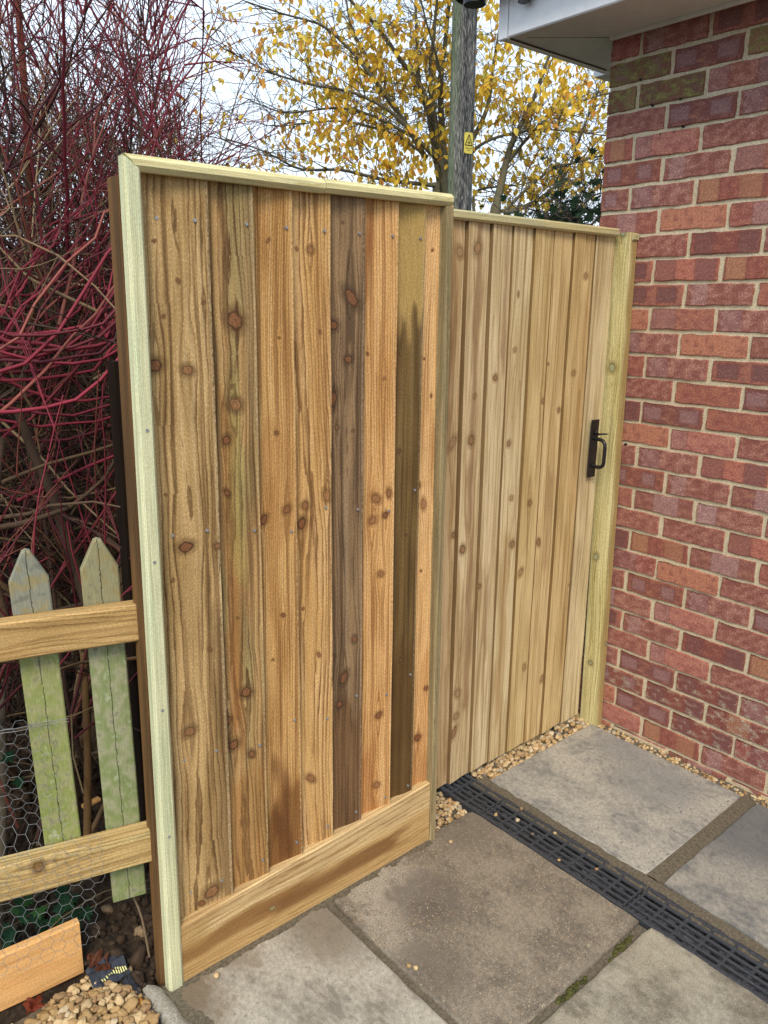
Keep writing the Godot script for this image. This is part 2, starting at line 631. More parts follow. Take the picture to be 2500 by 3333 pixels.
func textures() -> void:
	# the tall panel's boards: colours, ring plane and knots of each, as they hang
	var kn := [
		[[0.021, 0.346, 0.0105], [0.08, 0.357, 0.0082], [0.062, 0.713, 0.0102], [0.052, 1.13, 0.0088], [0.082, 1.555, 0.0125], [0.06, 1.575, 0.006], [0.032, 0.12, 0.0032], [0.042, 0.255, 0.003], [0.07, 0.19, 0.003], [0.115, 0.23, 0.003], [0.124, 0.723, 0.0054], [0.03, 0.6, 0.003], [0.034, 0.78, 0.003], [0.1, 0.95, 0.003]],
		[[0.053, 0.264, 0.0115], [0.049, 0.432, 0.009], [0.028, 0.504, 0.006], [0.026, 0.616, 0.005], [0.053, 1.083, 0.0092], [0.02, 1.206, 0.0085], [0.062, 1.242, 0.0054], [0.01, 1.141, 0.0054], [0.04, 0.9, 0.003]],
		[[0.014, 0.691, 0.0065], [0.072, 0.673, 0.0065], [0.058, 0.922, 0.0041], [0.04, 0.107, 0.003], [0.03, 1.027, 0.0034], [0.06, 0.3, 0.003], [0.05, 0.5, 0.004]],
		[[0.03, 0.675, 0.007], [0.02, 0.716, 0.0078], [0.085, 0.657, 0.0065], [0.05, 0.12, 0.0054], [0.018, 0.12, 0.003], [0.07, 0.29, 0.003], [0.02, 0.924, 0.0036], [0.035, 1.381, 0.006], [0.06, 1.05, 0.004]],
		[[0.062, 0.217, 0.0092], [0.015, 0.276, 0.0092], [0.055, 0.352, 0.0078], [0.014, 0.438, 0.0078], [0.025, 0.505, 0.0045], [0.068, 0.515, 0.0036], [0.075, 1.039, 0.0056], [0.045, 1.138, 0.007], [0.032, 1.209, 0.007], [0.012, 1.076, 0.0054], [0.04, 0.06, 0.003]],
		[[0.047, 0.69, 0.0072], [0.082, 0.68, 0.0055], [0.038, 0.744, 0.0072], [0.072, 0.735, 0.006], [0.061, 0.887, 0.0064], [0.061, 1.281, 0.0064], [0.055, 1.489, 0.007], [0.02, 0.342, 0.003], [0.065, 0.4, 0.004]],
		[[0.03, 0.582, 0.0042], [0.02, 0.345, 0.003], [0.045, 1.147, 0.0036], [0.055, 0.8, 0.003]],
		[[0.01, 0.679, 0.0064], [0.03, 0.731, 0.0058], [0.045, 0.452, 0.003], [0.028, 0.913, 0.0038], [0.055, 1.26, 0.0056], [0.03, 1.407, 0.0085], [0.037, 0.104, 0.0036], [0.02, 0.36, 0.003]]]
	var cb := [[182, 150, 102], [172, 136, 88], [192, 150, 94], [188, 146, 90], [142, 114, 82], [204, 158, 102], [112, 88, 50], [210, 166, 112]]
	var cd := [[90, 64, 36], [80, 54, 30], [106, 70, 36], [100, 66, 34], [70, 52, 36], [120, 78, 42], [60, 43, 23], [132, 88, 48]]
	var ct := [[158, 128, 82], [148, 128, 84], [172, 128, 74], [202, 162, 110], [114, 90, 66], [186, 138, 82], [92, 70, 38], [220, 178, 126]]
	var brown := C8(96, 58, 26)
	var wet := [
		[[0.9, 1.62, 0.105, 0.16, 0.45, C8(84, 62, 38)], [0.0, 0.06, -0.1, 0.2, 0.4, C8(120, 88, 50)]],
		[[0.4, 1.2, 0.02, 0.045, 0.55, C8(140, 86, 40)], [1.25, 1.7, -0.1, 0.2, 0.35, C8(150, 96, 44)], [0.0, 0.5, 0.075, 0.12, 0.5, C8(136, 116, 82)], [0.35, 0.8, 0.03, 0.06, 0.5, C8(158, 146, 86)]],
		[[1.38, 1.75, -0.1, 0.2, 0.62, brown], [1.32, 1.55, 0.02, 0.07, 0.5, C8(78, 44, 20)], [0.5, 0.75, -0.1, 0.2, 0.3, C8(150, 100, 52)]],
		[[1.3, 1.48, -0.02, 0.12, 0.3, C8(208, 170, 116)], [0.15, 0.6, 0.055, 0.12, 0.35, C8(150, 104, 54)]],
		[[1.2, 1.6, -0.1, 0.2, 0.5, C8(84, 54, 30)]],
		[[1.36, 1.6, 0.0, 0.05, 0.4, C8(150, 88, 42)], [0.0, 0.3, 0.012, 0.022, 0.75, C8(120, 62, 32)]],
		[[-0.1, 0.27, -0.1, 0.2, 0.95, C8(176, 146, 86)], [0.17, 0.30, 0.0, 0.05, 0.5, C8(176, 146, 90)], [0.2, 1.4, 0.0, 0.014, 0.7, C8(58, 36, 18)], [1.1, 1.7, -0.1, 0.2, 0.45, C8(76, 50, 22)]],
		[[1.15, 1.5, 0.03, 0.1, 0.35, C8(176, 116, 60)], [1.45, 1.7, -0.1, 0.2, 0.45, C8(150, 92, 44)], [0.5, 0.68, 0.045, 0.09, 0.4, C8(140, 88, 44)]]]
	for i in 8:
		var d := {"w": 0.14 if i == 0 else 0.105, "h": 1.62, "px": 144 if i == 0 else 112, "py": 1500, "seed": 100 + i * 7, "base": C8(cb[i][0], cb[i][1], cb[i][2]), "dark": C8(cd[i][0], cd[i][1], cd[i][2]), "tint": C8(ct[i][0], ct[i][1], ct[i][2]),
			"ring": [0.0105, 0.0098, 0.0052, 0.0085, 0.0082, 0.0060, 0.0034, 0.0062][i], "pith": [0.075, 0.03, 0.13, 0.02, 0.05, -0.03, 0.14, 0.09][i], "deep": [0.022, 0.018, 0.03, 0.022, 0.018, 0.05, 0.05, 0.022][i],
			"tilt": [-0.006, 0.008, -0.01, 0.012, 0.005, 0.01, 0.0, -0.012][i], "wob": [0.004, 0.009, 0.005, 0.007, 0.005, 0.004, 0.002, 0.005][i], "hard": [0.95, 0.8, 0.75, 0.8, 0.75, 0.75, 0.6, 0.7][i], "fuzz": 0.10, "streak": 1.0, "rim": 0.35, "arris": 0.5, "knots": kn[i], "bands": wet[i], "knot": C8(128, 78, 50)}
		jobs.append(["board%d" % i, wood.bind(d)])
	# the gate's boards
	var gk := [[-0.77, 1.643, 0.0086], [-0.773, 1.127, 0.0076], [-0.756, 0.852, 0.0066], [-0.706, 1.656, 0.0108], [-0.703, 1.128, 0.01], [-0.724, 0.803, 0.009], [-0.723, 0.331, 0.008], [-0.726, 0.252, 0.009], [-0.734, 0.198, 0.008], [-0.694, 1.254, 0.0057], [-0.533, 1.1, 0.0066], [-0.608, 1.302, 0.0076], [-0.505, 0.925, 0.0066],
		[-0.642, 0.667, 0.0066], [-0.526, 1.379, 0.0057], [-0.523, 1.537, 0.0047], [-0.487, 0.771, 0.0086], [-0.377, 1.218, 0.0066], [-0.418, 0.896, 0.0076], [-0.445, 0.668, 0.0076], [-0.393, 0.315, 0.0066], [-0.358, 0.753, 0.0076], [-0.365, 1.331, 0.0047], [-0.292, 1.182, 0.0057], [-0.286, 0.237, 0.0066], [-0.244, 1.297, 0.0057], [-0.189, 0.56, 0.0047], [-0.218, 1.596, 0.0066]]
	for i in 9:
		var ks := []
		for k in gk:
			if k[0] > GX[i] and k[0] < GX[i + 1]:
				ks.append([k[0] - GX[i], 1.727 - k[1], k[2]])
		var gc: Color = [C8(206, 178, 136), C8(204, 176, 134), C8(212, 190, 150), C8(216, 196, 156), C8(212, 192, 150), C8(210, 186, 134), C8(212, 186, 136), C8(208, 182, 130), C8(210, 192, 152)][i]
		var st: Color = C8(128, 94, 64)
		var gb: Array = [[[0.1, 1.4, 0.05, 0.07, 0.55, st]], [[0.05, 0.7, 0.02, 0.05, 0.7, st], [0.8, 1.1, 0.0, 0.04, 0.45, st]], [[0.0, 0.9, 0.035, 0.06, 0.6, st], [0.9, 1.5, 0.05, 0.075, 0.6, st]], [[0.0, 0.4, 0.06, 0.08, 0.5, st], [1.0, 1.3, 0.03, 0.06, 0.4, st]], [[0.9, 1.6, 0.02, 0.05, 0.45, C8(150, 112, 66)]], [], [[0.7, 1.1, 0.04, 0.07, 0.35, st]], [[0.2, 0.9, 0.06, 0.09, 0.35, C8(164, 124, 76)]], []][i]
		var d := {"w": 0.1, "h": 1.71, "px": 88, "py": 1300, "seed": 300 + i * 9, "base": gc, "dark": gc * Color(0.66, 0.58, 0.48), "tint": gc * Color(0.92, 0.9, 0.86), "ring": [0.009, 0.011, 0.012, 0.009, 0.007, 0.006, 0.0075, 0.006, 0.008][i], "pith": [0.02, 0.05, 0.06, 0.02, 0.08, 0.045, -0.02, 0.06, 0.03][i],
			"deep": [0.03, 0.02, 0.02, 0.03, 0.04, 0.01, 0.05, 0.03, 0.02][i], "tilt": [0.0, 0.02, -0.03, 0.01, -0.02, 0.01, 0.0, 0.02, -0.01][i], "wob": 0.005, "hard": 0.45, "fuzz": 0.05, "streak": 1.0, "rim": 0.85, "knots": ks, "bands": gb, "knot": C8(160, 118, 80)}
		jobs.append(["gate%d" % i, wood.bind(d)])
	var tim := {
		"stile": [C8(208, 207, 170), C8(158, 156, 112), C8(196, 202, 168), 0.006, 0.07, 0.03, 1800, [[0.03, 0.17, 0.006], [0.035, 0.76, 0.004], [0.042, 1.3, 0.003], [0.03, 1.49, 0.004]], C8(168, 170, 140)],
		"cap": [C8(214, 204, 156), C8(176, 160, 104), C8(202, 196, 152), 0.005, 0.04, 0.02, 900, [[0.02, 0.42, 0.007]], C8(182, 176, 140)],
		"thin": [C8(160, 142, 104), C8(84, 72, 50), C8(140, 126, 90), 0.0032, 0.2, 0.02, 1300, [], C8(120, 100, 70)],
		"gcap": [C8(192, 180, 134), C8(142, 126, 80), C8(182, 178, 142), 0.005, 0.03, 0.02, 900, [[0.03, 0.55, 0.008]], C8(120, 136, 112)],
		"kick": [C8(206, 178, 130), C8(138, 100, 58), C8(196, 168, 122), 0.010, 0.02, 0.015, 900, [[0.1, 0.28, 0.006]], C8(134, 130, 92)],
		"brown": [C8(116, 84, 48), C8(60, 42, 26), C8(92, 66, 38), 0.007, 0.05, 0.02, 1200, [[0.05, 0.12, 0.008], [0.1, 0.5, 0.006]], C8(118, 66, 40)],
		"rail": [C8(184, 150, 98), C8(112, 82, 44), C8(172, 138, 86), 0.0085, 0.02, 0.01, 900, [[0.04, 0.28, 0.009]], C8(92, 56, 32)],
		"rail2": [C8(190, 160, 106), C8(118, 88, 48), C8(192, 172, 120), 0.0075, 0.15, 0.03, 900, [[0.05, 0.22, 0.008], [0.03, 0.35, 0.005]], C8(104, 66, 34)],
		"sleeper": [C8(224, 172, 110), C8(196, 138, 80), C8(216, 166, 106), 0.016, 0.05, 0.05, 600, [[0.2, 0.3, 0.008]], C8(170, 104, 60)],
		"gpost": [C8(200, 190, 140), C8(124, 108, 62), C8(184, 172, 116), 0.0048, 0.03, 0.012, 1500, [[0.065, 0.36, 0.006], [0.09, 1.17, 0.008], [0.1, 1.5, 0.007]], C8(150, 158, 128)]}
	for k in tim.keys():
		var t: Array = tim[k]
		var big: bool = k in ["kick", "sleeper"]
		var d := {"w": 0.34 if big else 0.2, "h": t[6] / 1000.0, "px": 256 if big else 160, "py": int(t[6] * 0.8), "seed": k.hash() % 1000, "base": t[0], "dark": t[1], "tint": t[2], "ring": t[3], "pith": t[4], "deep": t[5], "wob": 0.008, "tilt": 0.01, "streak": 0.6 if k in ["stile", "cap", "gcap"] else 0.6, "hard": 0.85 if k in ["gpost", "thin", "rail", "rail2"] else (0.7 if k in ["kick", "stile", "cap", "gcap"] else 0.5), "fuzz": 0.07, "knots": t[7], "knot": t[8]}
		if k == "kick":
			d.bands = [[-0.1, 0.95, 0.07, 0.175, 0.5, C8(178, 138, 80)], [-0.1, 0.4, 0.062, 0.115, 0.85, C8(134, 96, 54)], [0.25, 0.8, 0.085, 0.13, 0.85, C8(120, 84, 48)], [-0.1, 0.08, 0.0, 0.08, 0.6, C8(172, 138, 84)]]
		if k == "gpost":
			d.bands = [[-0.1, 2.0, 0.066, 0.108, 0.85, C8(158, 130, 80)]]
			d.knots = [[0.018, 0.655, 0.006], [0.025, 0.34, 0.006], [0.03, 1.17, 0.008], [0.035, 1.5, 0.007], [0.085, 0.4, 0.005]]
		if k == "rail2":
			d.bands = [[-0.1, 0.32, 0.15, 0.18, 0.7, C8(206, 192, 136)]]
		jobs.append([k, wood.bind(d)])
	jobs.append(["bricks", brick_sheet.bind(10, [])])
	jobs.append(["mossy", brick_sheet.bind(2, [C8(108, 102, 66), C8(128, 126, 72), 0.62, 0.8])])
	jobs.append(["lichen", brick_sheet.bind(2, [C8(130, 116, 102), C8(152, 142, 126), 0.05, 1.3])])
	jobs.append(["picket0", picket_img.bind(51, C8(134, 135, 120), C8(154, 153, 110), C8(134, 144, 80))])
	jobs.append(["picket1", picket_img.bind(57, C8(142, 138, 106), C8(158, 157, 126), C8(124, 136, 86))])
	jobs.append(["pole", pole_img])
	jobs.append(["mortar", mottle.bind(21, C8(212, 198, 170), C8(184, 170, 142), 3.0, 60.0, 0.25)])
	jobs.append(["joint", mottle.bind(25, C8(116, 107, 91), C8(90, 83, 70), 3.0, 60.0, 0.35)])
	jobs.append(["soil", mottle.bind(31, C8(74, 60, 48), C8(44, 36, 29), 3.0, 40.0, 0.5)])
	jobs.append(["stone", mottle.bind(35, C8(255, 255, 255), C8(205, 195, 180), 2.5, 30.0, 0.16)])
	jobs.append(["bark", mottle.bind(38, C8(255, 255, 255), C8(190, 186, 180), 4.0, 46.0, 0.35)])
	jobs.append(["plastic", mottle.bind(41, C8(50, 53, 59), C8(74, 75, 78), 3.0, 40.0, 0.3)])
	jobs.append(["drain_floor", mottle.bind(47, C8(150, 154, 160), C8(22, 23, 25), 1.6, 9.0, 0.2)])  # sky reflections on the dusty drain floor, painted as pale patches
	jobs.append(["upvc", mottle.bind(44, C8(246, 246, 247), C8(238, 238, 239), 2.0, 20.0, 0.03)])
	jobs.append(["slabA", slab.bind({"seed": 61, "pale": C8(172, 168, 158), "dull": C8(147, 145, 139), "stain": C8(116, 117, 118), "grit": 0.0, "spots": 0.5, "patches": [[0.72, 0.62, 0.3, 0.45, C8(122, 124, 127)], [0.9, 0.3, 0.22, 0.4, C8(118, 121, 125)]], "rim": 0.12})])
	jobs.append(["slabB", slab.bind({"seed": 66, "pale": C8(156, 152, 143), "dull": C8(130, 128, 123), "stain": C8(100, 103, 107), "grit": 0.0, "spots": 0.3, "patches": [[0.75, 0.08, 0.42, 0.7, C8(98, 100, 103)]], "rim": 0.15})])
	jobs.append(["slabC", slab.bind({"seed": 71, "pale": C8(144, 134, 119), "dull": C8(123, 114, 101), "stain": C8(105, 98, 89), "grit": 0.75, "lot": 0.05, "patches": [[0.22, 0.12, 0.3, 0.75, C8(172, 164, 150)], [0.05, 0.32, 0.22, 0.6, C8(164, 156, 142)], [0.35, 0.32, 0.24, 0.55, C8(90, 82, 76)], [0.1, 0.6, 0.2, 0.5, C8(96, 88, 80)], [0.85, 0.05, 0.25, 0.5, C8(106, 96, 84)]], "rim": 0.3})])
	jobs.append(["slabD", slab.bind({"seed": 76, "pale": C8(158, 153, 139), "dull": C8(130, 124, 111), "stain": C8(110, 104, 91), "grit": 0.4, "lot": 0.1, "patches": [[0.85, 0.06, 0.3, 0.6, C8(172, 165, 146)], [0.3, 0.12, 0.2, 0.6, C8(170, 163, 144)]], "rim": 0.35})])
	jobs.append(["slabE", slab.bind({"seed": 81, "pale": C8(176, 170, 157), "dull": C8(152, 146, 134), "stain": C8(118, 110, 99), "grit": 0.0, "spots": 0.3, "lot": -0.1, "patches": [[0.62, 0.45, 0.09, 0.6, C8(112, 106, 98)], [0.9, 0.12, 0.28, 0.7, C8(126, 115, 100)], [0.45, 0.78, 0.09, 0.45, C8(122, 114, 104)], [0.02, 0.05, 0.3, 0.8, C8(112, 97, 79)], [0.4, 0.0, 0.14, 0.5, C8(120, 106, 90)]], "rim": 0.35})])
	run_jobs()
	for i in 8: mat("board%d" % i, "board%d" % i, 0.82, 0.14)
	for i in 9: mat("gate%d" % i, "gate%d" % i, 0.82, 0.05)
	for k in tim.keys(): mat(k, k, 0.8, 0.06)
	mat("bricks", "bricks", 0.9, 0.2)
	mat("lichen", "lichen", 0.92, 0.2).uv1_scale = Vector3(1, 5, 1)
	mat("mossy", "mossy", 0.92, 0.22).uv1_scale = Vector3(1, 5, 1)
	mat("picket0", "picket0", 0.9, 0.06)
	mat("picket1", "picket1", 0.9, 0.06)
	mat("pole", "pole", 0.95, 1.2)
	tri_mat("mortar", "mortar", 7.0, 0.95, 0.25)
	tri_mat("joint", "joint", 6.0, 0.95, 0.3)
	tri_mat("soil", "soil", 5.0, 1.0, 0.8)
	for k in "ABCDE": mat("slab" + k, "slab" + k, 0.85, 0.08, C8(250, 249, 247))
	var st := tri_mat("stone", "stone", 22.0, 0.75, 0.05, false)
	st.vertex_color_use_as_albedo = true
	var bk := tri_mat("bark", "bark", 14.0, 0.85, 0.15, false)
	bk.vertex_color_use_as_albedo = true
	var tw := mat("twig", "", 0.6)
	tw.vertex_color_use_as_albedo = true
	var lf := mat("leaf", "", 0.55)
	lf.vertex_color_use_as_albedo = true
	lf.backlight_enabled = true
	lf.backlight = Color(1.0, 1.0, 1.0)
	tri_mat("plastic", "plastic", 9.0, 0.45)
	tri_mat("upvc", "upvc", 1.5, 0.35)
	tri_mat("drain_floor", "drain_floor", 3.5, 0.35).metallic_specular = 0.6
	var bl := mat("black_metal", "", 0.38, 0.0, C8(26, 25, 28))
	bl.metallic_specular = 0.5
	var zn := mat("zinc", "", 0.45, 0.0, C8(170, 172, 176))
	zn.metallic = 0.6
	var wr := mat("wire", "", 0.5, 0.0, C8(140, 142, 144))
	wr.metallic = 0.5
	mat("seal", "", 0.7, 0.0, C8(92, 82, 74))
	mat("dark_post", "brown", 0.9, 0.0, C8(84, 78, 76))
	mat("roof", "", 0.9, 0.0, C8(84, 66, 58))
	mat("yellow", "", 0.55, 0.0, C8(206, 190, 88))
	mat("ink", "", 0.6, 0.0, C8(28, 26, 22))
	mat("membrane", "", 0.75, 0.0, C8(56, 60, 70))
	mat("tick", "", 0.7, 0.0, C8(226, 222, 150))
	var v := mat("vcol", "", 0.8)
	v.vertex_color_use_as_albedo = true
	tri_mat("grass", "soil", 0.8, 1.0, 0.0).albedo_color = C8(150, 190, 110)


# ---------------------------------------------------------------- the ground
func height_soil(x: float, z: float) -> float:
	var b := -0.012 + 0.02 * smoothstep(0.2, -0.1, z) + 0.10 * smoothstep(-0.3, -2.2, z)
	return b


func ground() -> void:
	var g := Geo.new()
	g.quad(Vector3(-150, -0.09, -150), Vector3(150, -0.09, -150), Vector3(150, -0.09, 150), Vector3(-150, -0.09, 150), Vector3.UP)
	structure(put("ground", g.mesh(M.grass)))
	# the soil of the planting bed, lumpy
	var n1 := noise(5, 1.0, 3)
	var n2 := noise(6, 1.0, 2)
	var s := Geo.new()
	var nx := 170
	var nz := 190
	for j in nz + 1:
		for i in nx + 1:
			var tx := float(i) / nx
			var tz := float(j) / nz
			var x := lerpf(-3.4, -0.9, tx)
			var z := 0.42 - 3.8 * tz * tz * 0.75 - 0.95 * tz * (1.0 - 0.0)
			var y := height_soil(x, z) + n1.get_noise_2d(x * 6.0, z * 6.0) * 0.03 + absf(n2.get_noise_2d(x * 30.0, z * 30.0)) * 0.022
			if x > -1.85: y = lerpf(y, -0.05, smoothstep(0.10, 0.24, z) * smoothstep(-1.85, -1.80, x))
			if z > 0.03: y -= 0.06 * smoothstep(0.03, 0.075, z) * smoothstep(-1.88, -1.92, x)
			s.vert(Vector3(x, y, z), Vector3.UP, Vector2(x, z))
	for j in nz + 1:
		for i in nx + 1:
			var a := s.v[j * (nx + 1) + maxi(i - 1, 0)]
			var b := s.v[j * (nx + 1) + mini(i + 1, nx)]
			var c := s.v[maxi(j - 1, 0) * (nx + 1) + i]
			var d := s.v[mini(j + 1, nz) * (nx + 1) + i]
			var nn := (b - a).cross(d - c).normalized()
			s.n[j * (nx + 1) + i] = nn if nn.y > 0 else -nn
	for j in nz:
		for i in nx:
			var p := j * (nx + 1) + i
			s.face(p, p + 1, p + nx + 2)
			s.face(p, p + nx + 2, p + nx + 1)
	structure(put("soil_bed", s.mesh(M.soil)))
	# clods
	var r := RandomNumberGenerator.new()
	r.seed = 8
	var clod := pebble(3, 0.75, Color.WHITE)
	var xs := []
	var cs := []
	for k in 2600:
		var x := r.randf_range(-2.5, -1.55)
		var z := 0.23 - pow(r.randf(), 1.4) * 2.0
		if z > 0.02 and x < -1.9: continue
		if x > -1.765 and z > 0.14: continue
		var sc := r.randf_range(0.004, 0.014) * (1.0 if r.randf() < 0.9 else 1.8)
		xs.append(Transform3D(Basis.from_euler(Vector3(r.randf() * 6, r.randf() * 6, r.randf() * 6)).scaled(Vector3.ONE * sc), Vector3(x, height_soil(x, z) + n1.get_noise_2d(x * 6.0, z * 6.0) * 0.03 + 0.008, z)))
		cs.append(lin(74, 60, 48) * r.randf_range(0.5, 1.4) if r.randf() < 0.965 else lin(160, 138, 110))
	var cl := multi("soil", clod.mesh(M.stone), xs, cs)
	cl.set_meta("label", "loose dark clods of earth scattered over the planting bed")

	# the paving: a bed with slabs laid on it
	var patio := Node3D.new()
	patio.name = "pavement"
	add_child(patio)
	structure(patio)
	var bed := Geo.new()
	bed.box(Vector3(-0.62, -0.085, 0.02), Vector3(0.0, -0.012, 3.0))
	bed.box(Vector3(-1.80, -0.085, 0.226), Vector3(-0.775, -0.010, 3.0))
	put("mortar_bed", bed.mesh(M.joint), patio)
	var list := [["A", -0.612, -0.05, 0.158, 0.738], ["B", -0.602, -0.05, 0.782, 1.36], ["A", -0.58, -0.05, 1.385, 1.96], ["B", -0.58, -0.05, 1.985, 2.57],
		["C", -1.332, -0.768, 0.232, 0.822], ["D", -1.326, -0.762, 0.845, 1.44], ["C", -1.326, -0.762, 1.465, 2.06], ["E", -1.33, -0.765, 2.085, 2.66],
		["E", -1.79, -1.352, 0.248, 0.845], ["D", -1.79, -1.35, 0.87, 1.46], ["E", -1.79, -1.35, 1.485, 2.07]]
	for k in list.size():
		var q: Array = list[k]
		put("paving_slab", paver(q[1], q[2], q[3], q[4], k).mesh(M["slab" + q[0]]), patio)
	# mortar smeared over the joints, with ragged feather edges
	put("mortar_joint", smear(-0.644, -0.622, 0.13, 2.5, 0.018, 0.003, 3).mesh(M.joint), patio)
	put("mortar_joint", smear(-0.61, -0.05, 0.743, 0.777, 0.007, 0.0015, 4, true).mesh(M.joint), patio)
	var mx := []
	var mc := []
	for k in 150:
		var t := r.randf()
		var x := lerpf(-1.12, -0.82, t)
		if r.randf() > 0.35 + 0.6 * sin(t * 9.0): continue
		mx.append(Transform3D(Basis().scaled(Vector3.ONE * r.randf_range(0.003, 0.0065)), Vector3(x, -0.010, 0.8335 + r.randfn() * 0.004)))
		mc.append(lin(86, 88, 46) * r.randf_range(0.6, 1.3))
	multi("moss", clod.mesh(M.stone), mx, mc, patio)
	put("mortar_joint", smear(-1.81, -1.755, 0.262, 0.9, 0.02, 0.003, 7).mesh(M.joint), patio)
	put("mortar_joint", smear(-1.79, -0.97, 0.240, 0.262, 0.014, 0.0012, 9, true).mesh(M.joint), patio)


func paver(x0: float, x1: float, z0: float, z1: float, sd: int) -> Geo:
	var g := Geo.new()
	var r := RandomNumberGenerator.new()
	r.seed = 40 + sd
	var n := noise(sd + 60, 5.0, 2)
	var N := 12
	var ring := []
	var m := 14
	for side in 4:
		for i in m:
			var t := float(i) / m
			var p: Vector2 = [Vector2(lerpf(x0, x1, t), z0), Vector2(x1, lerpf(z0, z1, t)), Vector2(lerpf(x1, x0, t), z1), Vector2(x0, lerpf(z1, z0, t))][side]
			var d := n.get_noise_2d(p.x * 4.0, p.y * 4.0) * 0.004
			var cen := Vector2((x0 + x1) * 0.5, (z0 + z1) * 0.5)
			p += (p - cen).normalized() * d
			if i == 0: p = p.lerp(cen, 0.012)
			ring.append(p)
	var tilt := Vector2(r.randf_range(-0.002, 0.002), r.randf_range(-0.002, 0.002))
	var cen2 := Vector2((x0 + x1) * 0.5, (z0 + z1) * 0.5)
	var uvof := func(p: Vector2) -> Vector2: return Vector2((p.x - x0) / (x1 - x0), (p.y - z0) / (z1 - z0))
	var K := ring.size()
	var levels := [[0.03, 0.0], [0.006, -0.0004], [0.0015, -0.003], [0.0, -0.008], [0.0, -0.05]]
	for l in levels.size():
		for k in K:
			var p: Vector2 = ring[k]
			p = p + (cen2 - p).normalized() * levels[l][0]
			var y: float = levels[l][1] + (p - cen2).dot(tilt)
			if l < 2: y += n.get_noise_2d(p.x * 2.0 + 50.0, p.y * 2.0) * 0.0012
			var out: Vector2 = (ring[k] - cen2).normalized()
			var nn := Vector3.UP if l < 2 else Vector3(out.x, [0, 0, 1.2, 0.3, 0][l], out.y).normalized()
			g.vert(Vector3(p.x, y, p.y), nn, uvof.call(p))
	for l in levels.size() - 1:
		for k in K:
			var a := l * K + k
			var b := l * K + (k + 1) % K
			g.face(a, b, b + K)
			g.face(a, b + K, a + K)
	var c := g.vert(Vector3(cen2.x, 0.0004, cen2.y), Vector3.UP, Vector2(0.5, 0.5))
	for k in K:
		g.face(c, k, (k + 1) % K)
	return g


func smear(x0: float, x1: float, z0: float, z1: float, rag: float, top: float, sd: int, along_x := false) -> Geo:
	var g := Geo.new()
	var n := noise(sd + 200, 1.0, 3)
	var n2 := noise(sd + 220, 1.0, 2)
	var L := (x1 - x0) if along_x else (z1 - z0)
	var W := (z1 - z0) if along_x else (x1 - x0)
	var nl := int(L / 0.008)
	var nw := 18
	var half := W * 0.5 + rag
	for i in nl + 1:
		for j in nw + 1:
			var l := L * i / nl
			var s := lerpf(-half, half, float(j) / nw)
			var x: float = x0 + l if along_x else (x0 + x1) * 0.5 + s
			var z: float = (z0 + z1) * 0.5 + s if along_x else z0 + l
			var edge := W * 0.5 + n.get_noise_2d(x * 11.0, z * 11.0) * rag + n2.get_noise_2d(x * 50.0, z * 50.0) * rag * 0.35
			var h := clampf((edge - absf(s)) / 0.012, -1.6, 1.0)
			var y := top * h + n2.get_noise_2d(x * 70.0, z * 70.0) * 0.0012 * clampf(h + 0.4, 0, 1)
			if absf(s) > half - 0.0001: y = -0.012
			g.vert(Vector3(x, y, z), Vector3.UP, Vector2(x, z))
	for i in nl:
		for j in nw:
			var p := i * (nw + 1) + j
			g.face(p, p + 1, p + nw + 2)
			g.face(p, p + nw + 2, p + nw + 1)
	return g


